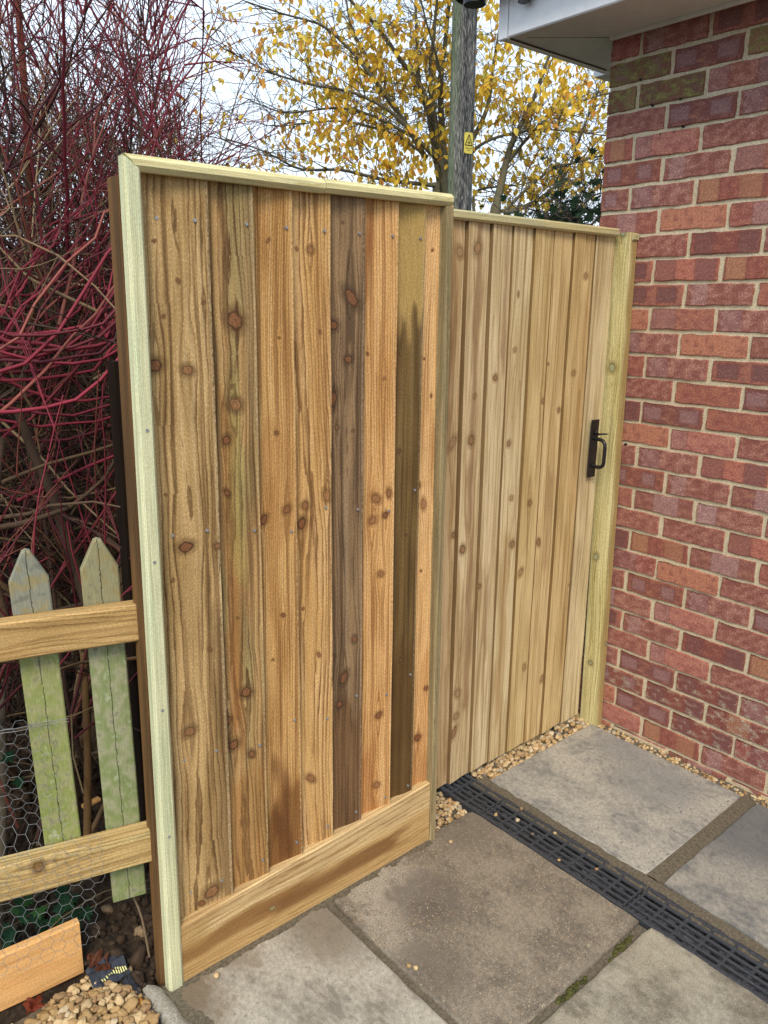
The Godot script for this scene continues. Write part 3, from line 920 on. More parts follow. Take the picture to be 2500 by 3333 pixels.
# ---------------------------------------------------------------- the house
func house() -> void:
	var h := thing("brick_house", "red brick house corner with white eaves overhead", "house")
	# thirty-one courses of stretchers, headers at the quoin in every other course
	var r := RandomNumberGenerator.new()
	r.seed = 19
	var kinds := {}
	var rest := Geo.new()
	var dark := [C8(150, 152, 96), C8(170, 150, 130)]
	for c in 34:
		var cy := 0.045 + (30 - c + 2) * 0.075
		var z := 0.0
		var k := 0
		while z < 3.2:
			var w := 0.2125
			if k == 0 and c % 2 == 0: w = 0.1025
			w += r.randf_range(-0.003, 0.002)
			var key := "%s%d" % ["h" if w < 0.12 else "s", r.randi() % 26]
			var jit := Vector3(r.randf_range(-0.002, 0.0015), cy + r.randf_range(-0.0015, 0.0015), z)
			if k < 9:
				if not kinds.has(key):
					kinds[key] = brick(w, r.randi() % 40, r.randi())
				var green := 0
				if c == 3 and k == 0 or c == 4 and k in [0, 1, 3] or c == 3 and k == 2: green = 1
				var b := put("brick", kinds[key].mesh(M.bricks), h) if not M.has("mesh" + key) else put("brick", M["mesh" + key], h)
				M["mesh" + key] = b.mesh
				b.position = jit
				if green:
					b.material_override = M.mossy
				elif c == 29 and k in [2, 3] or c == 30 and k in [1, 2, 3] or c == 31 and k in [2, 3]:
					b.material_override = M.lichen
			else:
				rest.add(brick(w, r.randi() % 40, r.randi()), Transform3D(Basis(), jit))
			z += w + 0.0125
			k += 1
	var o := put("bricks_beyond", rest.mesh(M.bricks), h)
	o.name = "brickwork"
	o.set_meta("kind", "stuff")
	for q in DRILL_HOLES:  # drill holes in the wall, their dark inside shown by short black stubs
		var pg := Geo.new()
		pg.tube([Vector3(-0.0022, q[0], q[1]), Vector3(0.02, q[0], q[1])], 0.0042, 0.0042, 9)
		put("drill_hole", pg.mesh(M.ink), h)
	var m := Geo.new()
	m.box(Vector3(0.0056, -0.3, 0.004), Vector3(0.10, 2.40, 3.2))
	m.box(Vector3(0.0, -0.3, 0.004), Vector3(0.0056, -0.0005, 3.2))
	put("mortar", m.mesh(M.mortar), h)
	var body := Geo.new()
	body.box(Vector3(0.101, -0.3, 0.02), Vector3(5.0, 2.40, 6.0))
	put("wall_core", body.mesh(M.mortar), h)
	# eaves: two soffit boards meeting on a mitre, fascia, barge board, bead and a black gutter
	var ys := 2.334
	var s := Geo.new()
	s.quad(Vector3(-0.245, ys, -0.222), Vector3(0.02, ys, 0.02), Vector3(0.02, ys, 3.2), Vector3(-0.245, ys, 3.2), Vector3.DOWN)
	s.quad(Vector3(-0.245, ys + 0.02, -0.222), Vector3(0.02, ys + 0.02, 0.02), Vector3(0.02, ys + 0.02, 3.2), Vector3(-0.245, ys + 0.02, 3.2), Vector3.UP)
	put("soffit", s.mesh(M.upvc), h)
	var s2 := Geo.new()
	s2.quad(Vector3(-0.243, ys + 0.0025, -0.222), Vector3(0.022, ys + 0.0025, 0.02), Vector3(5.0, ys + 0.0025, 0.02), Vector3(5.0, ys + 0.0025, -0.222), Vector3.DOWN)
	s2.quad(Vector3(-0.243, ys + 0.022, -0.222), Vector3(0.022, ys + 0.022, 0.02), Vector3(5.0, ys + 0.022, 0.02), Vector3(5.0, ys + 0.022, -0.222), Vector3.UP)
	put("soffit", s2.mesh(M.upvc), h)
	var f := Geo.new()
	f.bar(Vector3(-0.2525, ys + 0.085, -0.205), Vector3(-0.2525, ys + 0.085, 3.2), Vector3.LEFT, 0.016, 0.182, 0.004)
	put("fascia", f.mesh(M.upvc), h)
	var f2 := Geo.new()
	f2.bar(Vector3(-0.2545, ys + 0.085, -0.2455), Vector3(-0.2545, ys + 0.085, -0.208), Vector3.LEFT, 0.016, 0.186, 0.003)
	put("corner_trim", f2.mesh(M.upvc), h)
	var b2 := Geo.new()
	b2.bar(Vector3(-0.246, ys + 0.082, -0.2325), Vector3(0.30, ys + 0.082, -0.2325), Vector3.FORWARD, 0.02, 0.178, 0.004)
	b2.bar(Vector3(0.303, ys + 0.078, -0.255), Vector3(5.0, ys + 0.078, -0.255), Vector3.FORWARD, 0.06, 0.176, 0.004)
	put("barge_board", b2.mesh(M.upvc), h)
	var sl := Geo.new()
	sl.bar(Vector3(-0.235, ys - 0.001, -0.2195), Vector3(0.29, ys - 0.001, -0.2205), Vector3.FORWARD, 0.0035, 0.004, 0.0005)
	sl.bar(Vector3(-0.2, ys - 0.0002, -0.178), Vector3(0.0, ys - 0.0002, -0.002), Vector3.FORWARD, 0.0014, 0.0014, 0.0003)
	put("sealant_bead", sl.mesh(M.seal), h)
	var tb := Geo.new()
	tb.bar(Vector3(-0.007, ys - 0.006, 0.0), Vector3(-0.007, ys - 0.006, 3.2), Vector3.LEFT, 0.012, 0.012, 0.002)
	put("edge_trim", tb.mesh(M.upvc), h)
	var gu := Geo.new()
	var arc := []
	for i in 13:
		var a := PI + PI * i / 12.0
		arc.append(Vector2(cos(a), sin(a)))
	var gx := -0.318
	var gy := 2.502
	for rad in [0.056, 0.053]:
		for i in 12:
			var p: Vector2 = arc[i] * rad
			var q: Vector2 = arc[i + 1] * rad
			var nn := Vector3(p.x + q.x, p.y + q.y, 0) * (1.0 if rad > 0.055 else -1.0)
			gu.quad(Vector3(gx + p.x, gy + p.y, -0.36), Vector3(gx + q.x, gy + q.y, -0.36), Vector3(gx + q.x, gy + q.y, 3.2), Vector3(gx + p.x, gy + p.y, 3.2), nn)
	for i in 11:
		gu.tri(Vector3(gx, gy, -0.36), Vector3(gx, gy, -0.36) + Vector3(arc[i].x, arc[i].y, 0) * 0.056, Vector3(gx, gy, -0.36) + Vector3(arc[i + 1].x, arc[i + 1].y, 0) * 0.056, Vector3.FORWARD)
	gu.tube([Vector3(gx, gy - 0.035, -0.30), Vector3(gx, gy - 0.072, -0.30)], 0.040, 0.036, 14)
	put("gutter", gu.mesh(M.black_metal), h)
	var br := Geo.new()
	br.bar(Vector3(gx + 0.03, 2.40, -0.122), Vector3(gx + 0.03, 2.475, -0.122), Vector3.LEFT, 0.03, 0.035, 0.006)
	put("gutter_bracket", br.mesh(M.black_metal), h)
	var rf := Geo.new()
	rf.bar(Vector3(-0.34, 2.57, 1.5), Vector3(4.2, 4.4, 1.5), Vector3.BACK, 3.6, 0.05, 0.01)
	put("roof", rf.mesh(M.roof), h)


func brick(w: float, variant: int, sd: int) -> Geo:
	# front faces -x; local z runs along the wall from 0 to w, y is centred
	var g := Geo.new()
	var r := RandomNumberGenerator.new()
	r.seed = sd
	var out := []
	var hh := 0.0325
	var m := 7
	for i in m: out.append(Vector2(w * i / m, -hh))
	for i in 3: out.append(Vector2(w, -hh + 2 * hh * i / 3.0))
	for i in m: out.append(Vector2(w - w * i / m, hh))
	for i in 3: out.append(Vector2(0, hh - 2 * hh * i / 3.0))
	var K := out.size()
	var vo := Vector2((variant % 4) * 0.25, (variant / 4) * 0.1)
	var cen := Vector2(w * 0.5, 0)
	for l in 3:
		for k in K:
			var p: Vector2 = out[k]
			if l == 0: r.seed = sd + k
			else: r.seed = sd + k
			p += Vector2(r.randf_range(-0.0028, 0.0012), r.randf_range(-0.0026, 0.0014)) * (p - cen).sign()
			var ins: float = [0.0035, 0.0, 0.0][l]
			p -= Vector2(signf(p.x - cen.x) * minf(ins, absf(p.x - cen.x)), signf(p.y) * ins if absf(p.y) > 0.02 else 0.0)
			var x: float = [r.randf_range(-0.0016, 0.0002), 0.0026, 0.06][l]
			var t := Vector2(clampf(p.x / maxf(w, 0.2), 0.01, 0.99), clampf(0.5 - p.y / 0.068, 0.02, 0.98))
			var dir := (p - cen).normalized()
			var nn: Vector3 = [Vector3.LEFT, Vector3(-0.6, dir.y, dir.x).normalized(), Vector3(0, dir.y, dir.x)][l]
			g.vert(Vector3(x, p.y, p.x), nn, vo + Vector2(t.x * 0.25, t.y * 0.1))
	for l in 2:
		for k in K:
			var a := l * K + k
			var b := l * K + (k + 1) % K
			g.face(a, b, b + K)
			g.face(a, b + K, a + K)
	var c := g.vert(Vector3(-0.0012, 0, w * 0.5), Vector3.LEFT, vo + Vector2(0.125 * w / maxf(w, 0.2), 0.05))
	for k in K: g.face(c, k, (k + 1) % K)
	return g


# ---------------------------------------------------------------- fence panel and gate
# feather-edged board facing +z; thick edge proud by «step»
func board(xt0: float, xt1: float, xb0: float, xb1: float, yt: float, yb: float, z0: float, z1: float, back: float, H: float, sd: int) -> Geo:
	var g := Geo.new()
	var n := noise(sd, 1.0, 2)
	var nx := 6
	var ny := 28
	for j in ny + 1:
		var t := float(j) / ny
		var y := lerpf(yt, yb, t)
		var xl := lerpf(xt0, xb0, t) + n.get_noise_2d(3.0, t * 4.0) * 0.0012
		var xr := lerpf(xt1, xb1, t) + n.get_noise_2d(8.0, t * 4.0) * 0.0012
		for i in nx + 1:
			var s := float(i) / nx
			var z := lerpf(z0, z1, s) + n.get_noise_2d(s * 1.2, t * 3.0) * 0.0016
			var sx := s
			if i == 1: sx = 0.02
			if i == nx - 1: sx = 0.98
			if i == 0 or i == nx: z -= 0.0012
			g.vert(Vector3(lerpf(xl, xr, sx), y, z), Vector3(-(z1 - z0) / maxf(xr - xl, 0.01), 0, 1).normalized(), Vector2(sx * 0.915, t * (yt - yb) / H))
	for j in ny:
		for i in nx:
			var p := j * (nx + 1) + i
			g.face(p, p + 1, p + nx + 2)
			g.face(p, p + nx + 2, p + nx + 1)
	# edges
	for j in ny:
		var a := g.v[j * (nx + 1)]
		var b := g.v[(j + 1) * (nx + 1)]
		var t0 := g.uv[j * (nx + 1)]
		var t1 := g.uv[(j + 1) * (nx + 1)]
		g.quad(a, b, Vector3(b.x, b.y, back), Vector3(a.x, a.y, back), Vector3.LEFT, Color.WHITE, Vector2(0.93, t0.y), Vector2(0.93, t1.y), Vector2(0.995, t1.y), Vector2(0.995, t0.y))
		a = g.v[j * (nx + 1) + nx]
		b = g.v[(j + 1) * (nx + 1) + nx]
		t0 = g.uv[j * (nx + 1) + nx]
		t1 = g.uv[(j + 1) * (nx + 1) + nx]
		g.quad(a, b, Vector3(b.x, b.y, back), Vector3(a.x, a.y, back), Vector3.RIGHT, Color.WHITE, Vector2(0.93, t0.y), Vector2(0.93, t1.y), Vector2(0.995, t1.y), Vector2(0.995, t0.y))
	for j in [0, ny]:
		for i in nx:
			var a := g.v[j * (nx + 1) + i]
			var b := g.v[j * (nx + 1) + i + 1]
			var t0 := g.uv[j * (nx + 1) + i]
			g.quad(a, b, Vector3(b.x, b.y, back), Vector3(a.x, a.y, back), Vector3.UP if j == 0 else Vector3.DOWN, Color.WHITE, t0, g.uv[j * (nx + 1) + i + 1], t0 + Vector2(0, 0.01), t0)
	var bl := [g.v[0], g.v[nx], g.v[ny * (nx + 1) + nx], g.v[ny * (nx + 1)]]
	for k in 4: bl[k] = Vector3(bl[k].x, bl[k].y, back)
	g.quad(bl[0], bl[1], bl[2], bl[3], Vector3.FORWARD, Color.WHITE, Vector2(0, 0), Vector2(1, 0), Vector2(1, 1), Vector2(0, 1))
	return g


func nail_mesh() -> Mesh:
	if not M.has("nail"):
		var g := Geo.new()
		g.tube([Vector3(0, 0, -0.004), Vector3(0, 0, 0.0012)], 0.0032, 0.0034, 8)
		M.nail = g.mesh(M.zinc)
	return M.nail


func fence_panel() -> void:
	var p := thing("timber_fence", "tall feather-edge timber fence panel of eight vertical boards in a pale frame", "fence")
	for i in 8:
		var yb := 0.150 + (0.187 - 0.150) * (i + 0.3) / 8.0
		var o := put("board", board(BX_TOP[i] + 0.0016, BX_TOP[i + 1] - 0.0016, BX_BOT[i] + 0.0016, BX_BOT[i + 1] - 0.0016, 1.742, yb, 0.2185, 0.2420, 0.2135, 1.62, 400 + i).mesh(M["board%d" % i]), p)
		var rows := [0.075, 0.68 + 0.02 * (i % 3), 1.19 + 0.03 * (i % 2), 1.53]
		for k in rows.size():
			for s in ([0.3, 0.8] if i == 0 else [0.83]):
				var t: float = rows[k] / 1.6
				var x := lerpf(lerpf(BX_TOP[i], BX_TOP[i + 1], s), lerpf(BX_BOT[i], BX_BOT[i + 1], s), t)
				var q := put("nail", nail_mesh(), o)
				q.position = Vector3(x, 1.737 - rows[k], lerpf(0.2185, 0.2420, s) + 0.0006)
	for y in [0.35, 0.95, 1.6]:
		var ar := Geo.new()
		ar.bar(Vector3(-1.74, y, 0.191), Vector3(-0.95, y, 0.191), Vector3.BACK, 0.04, 0.07, 0.004)
		put("back_rail", ar.mesh(M.brown), p)
	var g := Geo.new()
	g.bar(Vector3(-1.7645, -0.004, 0.242), Vector3(-1.7317, 1.747, 0.242), Vector3.RIGHT, 0.036, 0.030, 0.006, 10, 0.0, -0.7, 0.0006, 5, Color.WHITE, 0.0315)
	var stl := put("stile", g.mesh(M.stile), p)
	for q in [[1.28, 0.257], [0.70, 0.257], [0.40, 0.257], [1.02, 0.257]]:
		var sc := put("screw", nail_mesh(), stl)
		sc.position = Vector3(lerpf(-1.7645, -1.7317, q[0] / 1.75), q[0], q[1] + 0.0002)
	# kickboard along the ground
	var k := Geo.new()
	var za := 0.212
	var zb := 0.250
	var L := 12
	for i in L:
		var t0 := float(i) / L
		var t1 := float(i + 1) / L
		var x0 := lerpf(-1.747, -0.962, t0)
		var x1 := lerpf(-1.747, -0.962, t1)
		var ya := lerpf(0.150, 0.190, t0)
		var yb2 := lerpf(0.150, 0.190, t1)
		k.quad(Vector3(x0, ya - 0.003, zb), Vector3(x1, yb2 - 0.003, zb), Vector3(x1, 0.001, zb), Vector3(x0, 0.001, zb), Vector3.BACK, Color.WHITE, Vector2(0.0, t0), Vector2(0.0, t1), Vector2(0.5, t1), Vector2(0.5, t0))
		k.quad(Vector3(x0, ya, zb - 0.004), Vector3(x1, yb2, zb - 0.004), Vector3(x1, yb2 - 0.003, zb), Vector3(x0, ya - 0.003, zb), Vector3(0, 1, 1), Color.WHITE, Vector2(0.98, t0), Vector2(0.98, t1), Vector2(1.0, t1), Vector2(1.0, t0))
		k.quad(Vector3(x0, ya, zb - 0.004), Vector3(x1, yb2, zb - 0.004), Vector3(x1, yb2, za), Vector3(x0, ya, za), Vector3.UP, Color.WHITE, Vector2(0.98, t0), Vector2(0.98, t1), Vector2(0.88, t1), Vector2(0.88, t0))
		k.quad(Vector3(x0, ya, za), Vector3(x1, yb2, za), Vector3(x1, 0.001, za), Vector3(x0, 0.001, za), Vector3.FORWARD, Color.WHITE, Vector2(0.5, t0), Vector2(0.5, t1), Vector2(0.9, t1), Vector2(0.9, t0))
	k.quad(Vector3(-1.747, 0.001, za), Vector3(-1.747, 0.147, za), Vector3(-1.747, 0.147, zb), Vector3(-1.747, 0.001, zb), Vector3.LEFT)
	put("gravel_board", k.mesh(M.kick), p)
	var c := Geo.new()
	c.bar(Vector3(-1.732, 1.7485, 0.243), Vector3(-1.318, 1.7475, 0.243), Vector3.UP, 0.027, 0.030, 0.0085, 4, -0.8, 0.0, 0.0004, 2)
	put("top_rail", c.mesh(M.cap), p)
	c = Geo.new()
	c.bar(Vector3(-1.3165, 1.7487, 0.2432), Vector3(-0.945, 1.751, 0.2432), Vector3.UP, 0.027, 0.030, 0.0085, 4, 0.0, 0.0, 0.0004, 3)
	put("top_rail", c.mesh(M.cap), p)
	var st := Geo.new()
	st.bar(Vector3(-0.9605, 0.0, 0.235), Vector3(-0.9535, 1.736, 0.235), Vector3.BACK, 0.044, 0.022, 0.002, 8, 0.0, 0.0, 0.0006, 8)
	put("end_stile", st.mesh(M.thin), p)
	# the old post that carries the panel
	var b := Geo.new()
	b.bar(Vector3(-1.7715, -0.3, 0.2020), Vector3(-1.7320, 1.728, 0.2020), Vector3.LEFT, 0.034, 0.046, 0.003, 8, 0.0, 0.0, 0.0006, 15)
	tag(put("fence_post", b.mesh(M.brown)), "dark brown timber post behind the pale stile, beside the picket rails", "post")
	var b2 := Geo.new()
	b2.bar(Vector3(-1.645, -0.3, -0.16), Vector3(-1.622, 1.38, -0.16), Vector3.LEFT, 0.036, 0.04, 0.004)
	tag(put("fence_post", b2.mesh(M.dark_post)), "dark post standing farther back, behind the fence among the twigs", "post")


func gate() -> void:
	var g := thing("gate", "pale timber gate of vertical boards with a black D-shaped pull handle", "gate")
	for i in 9:
		var lean := -0.009
		var st: float = [0.009, 0.010, 0.0135, 0.0125, 0.008, 0.0105, 0.005, 0.0105, 0.006][i]
		var gp: float = [0.002, 0.003, 0.003, 0.002, 0.001, 0.0006, 0.0012, 0.002, 0.0005][i]
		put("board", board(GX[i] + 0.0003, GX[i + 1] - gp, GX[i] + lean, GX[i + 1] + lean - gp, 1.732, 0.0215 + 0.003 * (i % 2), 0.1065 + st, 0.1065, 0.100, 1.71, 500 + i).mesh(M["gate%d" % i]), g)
	for y in [0.25, 0.9, 1.55]:
		var r := Geo.new()
		r.bar(Vector3(-0.93, y, 0.079), Vector3(-0.07, y, 0.079), Vector3.BACK, 0.038, 0.075, 0.004)
		put("ledge", r.mesh(M.gcap), g)
	var c := Geo.new()
	c.bar(Vector3(-0.935, 1.7405, 0.1135), Vector3(-0.0665, 1.7375, 0.1135), Vector3.UP, 0.0245, 0.030, 0.005, 5, 0.0, 0.0, 0.0005, 4)
	put("cap_rail", c.mesh(M.gcap), g)
	# latch
	var pl := Geo.new()
	var z := 0.1225
	pl.bar(Vector3(-0.1155, 0.946, z), Vector3(-0.1125, 1.142, z), Vector3.RIGHT, 0.042, 0.004, 0.001)
	var plate := put("latch_plate", pl.mesh(M.black_metal), g)
	for q in [[-0.128, 1.133], [-0.1, 1.133], [-0.126, 1.04], [-0.1005, 1.04], [-0.131, 0.957], [-0.102, 0.957]]:
		var s := Geo.new()
		s.tube([Vector3(q[0], q[1], z), Vector3(q[0], q[1], z + 0.004)], 0.0032, 0.0024, 8)
		put("screw", s.mesh(M.black_metal), plate)
	var hd := Geo.new()
	var pts := []
	var zz := z + 0.002
	for k in [[0, 1.0775], [0.014, 1.0775], [0.027, 1.076], [0.036, 1.071], [0.0415, 1.063], [0.0425, 1.052], [0.0425, 1.035], [0.0425, 1.015], [0.0425, 1.001], [0.040, 0.991], [0.033, 0.985], [0.022, 0.983], [0.012, 0.984], [0, 0.987]]:
		pts.append(Vector3(-0.1115 - (1.0775 - k[1]) * 0.02, k[1], zz + k[0]))
	hd.tube(pts, 0.0062, 0.0062, 10, Color.WHITE, Color.WHITE)
	put("pull_handle", hd.mesh(M.black_metal), g)
	var th := Geo.new()
	th.tube([Vector3(-0.112, 1.094, z), Vector3(-0.112, 1.0945, zz + 0.016)], 0.0045, 0.004, 8)
	th.bar(Vector3(-0.119, 1.097, zz + 0.004), Vector3(-0.105, 1.108, zz + 0.006), Vector3.UP, 0.004, 0.004, 0.001)
	var pad := blob(12, 6)
	th.add(pad, Transform3D(Basis().scaled(Vector3(0.0125, 0.003, 0.020)).rotated(Vector3.RIGHT, -0.12), Vector3(-0.112, 1.097, zz + 0.031)))
	put("thumb_press", th.mesh(M.black_metal), g)
	# the post on the wall that it closes against
	var p := thing("gate_post", "pale green ridged timber gate post fixed against the brick wall", "post")
	var b := Geo.new()
	b.bar(Vector3(-0.0275, -0.2, 0.1435), Vector3(-0.0225, 1.738, 0.118), Vector3.LEFT, 0.050, 0.072, 0.007, 10, 0.0, 0.0, 0.0008, 21)
	put("post", b.mesh(M.gpost), p)
	var t := Geo.new()
	t.bar(Vector3(-0.034, 1.7255, 0.156), Vector3(-0.001, 1.7255, 0.155), Vector3.BACK, 0.008, 0.022, 0.003)
	put("post_cap", t.mesh(M.gcap), p)


func blob(seg: int, rings: int) -> Geo:
	var g := Geo.new()
	for j in rings + 1:
		var a := PI * j / rings
		for i in seg:
			var b := TAU * i / seg
			var d := Vector3(sin(a) * cos(b), cos(a), sin(a) * sin(b))
			g.vert(d, d)
	for j in rings:
		for i in seg:
			var p := j * seg + i
			var q := j * seg + (i + 1) % seg
			g.face(p, q, q + seg)
			g.face(p, q + seg, p + seg)
	return g


# a water-worn stone about 1 unit in radius
func pebble(sd: int, rough: float, col: Color, seg := 10, rings := 6) -> Geo:
	var g := blob(seg, rings)
	var n := noise(sd * 17 + 3, 1.0, 2)
	for i in g.v.size():
		var d := g.v[i]
		var k := 1.0 + n.get_noise_3d(d.x * 0.9, d.y * 0.9, d.z * 0.9) * rough * 0.7
		g.v[i] = Vector3(d.x * 1.15, d.y * 0.72, d.z) * k
		g.c[i] = col
	var acc := PackedVector3Array()
	acc.resize(g.v.size())
	for t in range(0, g.idx.size(), 3):
		var a := g.idx[t]
		var b := g.idx[t + 1]
		var c := g.idx[t + 2]
		var nn := (g.v[b] - g.v[a]).cross(g.v[c] - g.v[a])
		if nn.dot(g.v[a]) < 0: nn = -nn
		acc[a] += nn; acc[b] += nn; acc[c] += nn
	for i in g.v.size():
		g.n[i] = acc[i].normalized() if acc[i].length() > 1e-9 else g.n[i]
	return g


# ---------------------------------------------------------------- picket fence and netting
func picket_fence() -> void:
	var f := thing("picket_fence", "weathered green picket fence with two sawn timber rails", "fence")
	var dir := Vector3(-1, 0, -0.28).normalized()     # from the post away along the fence
	var out := Vector3(-0.28, 0, 1).normalized()       # towards the patio
	var start := Vector3(-1.760, 0, 0.2)
	# rails: [top height, key, height]
	var r1 := Geo.new()
	r1.bar(start + Vector3(-0.006, 0.8775, 0) - out * 0.019, start + dir * 0.95 + Vector3(0, 0.885, 0) - out * 0.019, out, 0.038, 0.080, 0.004, 14, 0.0, 0.0, 0.0022, 31)
	put("rail", r1.mesh(M.rail), f)
	var r2 := Geo.new()
	r2.bar(start + Vector3(-0.014, 0.350, 0) - out * 0.021, start + dir * 0.95 + Vector3(0, 0.352, 0) - out * 0.021, out, 0.040, 0.084, 0.004, 14, 0.0, 0.0, 0.0018, 33)
	put("rail", r2.mesh(M.rail2), f)
	for k in 5:
		var s: float = [0.066, 0.186, 0.385, 0.52, 0.66][k]
		var base := start + dir * s - out * 0.0515
		var low: float = [0.195, 0.28, 0.2, 0.24, 0.2][k]
		var top: float = [1.053, 1.046, 1.05, 1.04, 1.05][k]
		var o := put("picket", picket(top, low, 0.073, 0.021).mesh(M["picket%d" % ((k + 1) % 2)]), f)
		o.transform = Transform3D(Basis(-dir, Vector3.UP, out), Vector3(base.x, 0, base.z))
		o.rotate_object_local(Vector3.BACK, [0.0, 0.012, -0.01, 0.01, 0.0][k])
	# netting
	var w := Geo.new()
	var cell := 0.0265
	var rr := RandomNumberGenerator.new()
	rr.seed = 4
	var nn := noise(9, 1.0, 2)
	var at := func(a: float, y: float) -> Vector3:
		var q := start + dir * a
		var lift := 0.004 + nn.get_noise_2d(a * 9.0, y * 9.0) * 0.012 + 0.006
		var d := -0.038 + lift
		d = lerpf(d, 0.006 + lift * 0.6, smoothstep(0.46, 0.40, y))
		d += 0.03 * smoothstep(0.3, 0.12, y)
		return Vector3(q.x, y + nn.get_noise_2d(a * 7.0 + 50.0, y * 7.0) * 0.010 + 0.02 * (a - 0.16), q.z) + out * d
	var edges := {}
	for j in 26:
		for i in 13:
			# hexagons with level sides; staggered columns
			var cx := 0.085 + i * cell * 0.86 * 1.0
			var cy := 0.665 - j * cell + (cell * 0.5 if i % 2 else 0.0)
			if cy > 0.40 and cx < 0.178: continue
			if cy <= 0.40 and cx < 0.108 + (0.40 - cy) * 0.22: continue
			if cy < 0.165: continue
			var pv := []
			for k in 6:
				var an := PI / 3.0 * k
				pv.append(Vector2(cx + cos(an) * cell * 0.573, cy + sin(an) * cell * 0.577))
			for k in 6:
				var a: Vector2 = pv[k]
				var b: Vector2 = pv[(k + 1) % 6]
				var key := "%d,%d" % [roundi((a.x + b.x) * 400), roundi((a.y + b.y) * 400)]
				if edges.has(key): continue
				edges[key] = true
				w.tube([at.call(a.x, a.y), at.call(b.x, b.y)], 0.00048, 0.00048, 4, Color.WHITE, Color.WHITE, false)
	for q in [[0.155, 0.672, 0.42, 0.672], [0.155, 0.678, 0.42, 0.676]]:
		var ln := []
		for k in 12:
			ln.append(at.call(lerpf(q[0], q[2], k / 11.0), lerpf(q[1], q[3], k / 11.0)))
		w.tube(ln, 0.0008, 0.0008, 4)
	tag(put("wire_netting", w.mesh(M.wire)), "galvanised hexagonal wire netting hung over the picket fence and lower rail", "netting")


func picket(top: float, low: float, w: float, th: float) -> Geo:
	var g := Geo.new()
	var sh := top - 0.062
	var hw := w * 0.5
	var pr := [Vector2(-hw, low), Vector2(-hw, lerpf(low, sh, 0.5)), Vector2(-hw, sh), Vector2(-0.007, top - 0.003), Vector2(0.0, top), Vector2(0.008, top - 0.003), Vector2(hw, sh), Vector2(hw, lerpf(low, sh, 0.5)), Vector2(hw, low)]
	var H := top - low
	var K := pr.size()
	var cen := Vector2(0, (low + sh) * 0.5)
	var uvf := func(p: Vector2) -> Vector2: return Vector2(0.25 + p.x / w * 0.48, (top - p.y) / H)
	var ins := []
	for p in pr:
		ins.append(Vector2(p.x * 0.93, p.y - 0.003 if p.y > sh - 0.001 else p.y + (0.002 if p.y < low + 0.001 else 0.0)))
	for side in [1.0, -1.0]:
		var z: float = th * 0.5 * side
		for k in range(1, K - 1):
			g.tri(Vector3(ins[0].x, ins[0].y, z), Vector3(ins[k].x, ins[k].y, z), Vector3(ins[k + 1].x, ins[k + 1].y, z), Vector3(0, 0, side), Color.WHITE, uvf.call(ins[0]), uvf.call(ins[k]), uvf.call(ins[k + 1]))
		for k in K:
			var j := (k + 1) % K
			var o2: Vector2 = ((pr[k] + pr[j]) * 0.5 - cen).normalized()
			g.quad(Vector3(ins[k].x, ins[k].y, z), Vector3(ins[j].x, ins[j].y, z), Vector3(pr[j].x, pr[j].y, z - 0.0025 * side), Vector3(pr[k].x, pr[k].y, z - 0.0025 * side), Vector3(o2.x, o2.y, side), Color.WHITE, uvf.call(ins[k]), uvf.call(ins[j]), uvf.call(pr[j]), uvf.call(pr[k]))
	for k in K:
		var j := (k + 1) % K
		var o2: Vector2 = ((pr[k] + pr[j]) * 0.5 - cen).normalized()
		var zz := th * 0.5 - 0.0025
		g.quad(Vector3(pr[k].x, pr[k].y, zz), Vector3(pr[j].x, pr[j].y, zz), Vector3(pr[j].x, pr[j].y, -zz), Vector3(pr[k].x, pr[k].y, -zz), Vector3(o2.x, o2.y, 0), Color.WHITE, uvf.call(pr[k]), uvf.call(pr[j]), uvf.call(pr[j]) + Vector2(0.2, 0), uvf.call(pr[k]) + Vector2(0.2, 0))
	return g


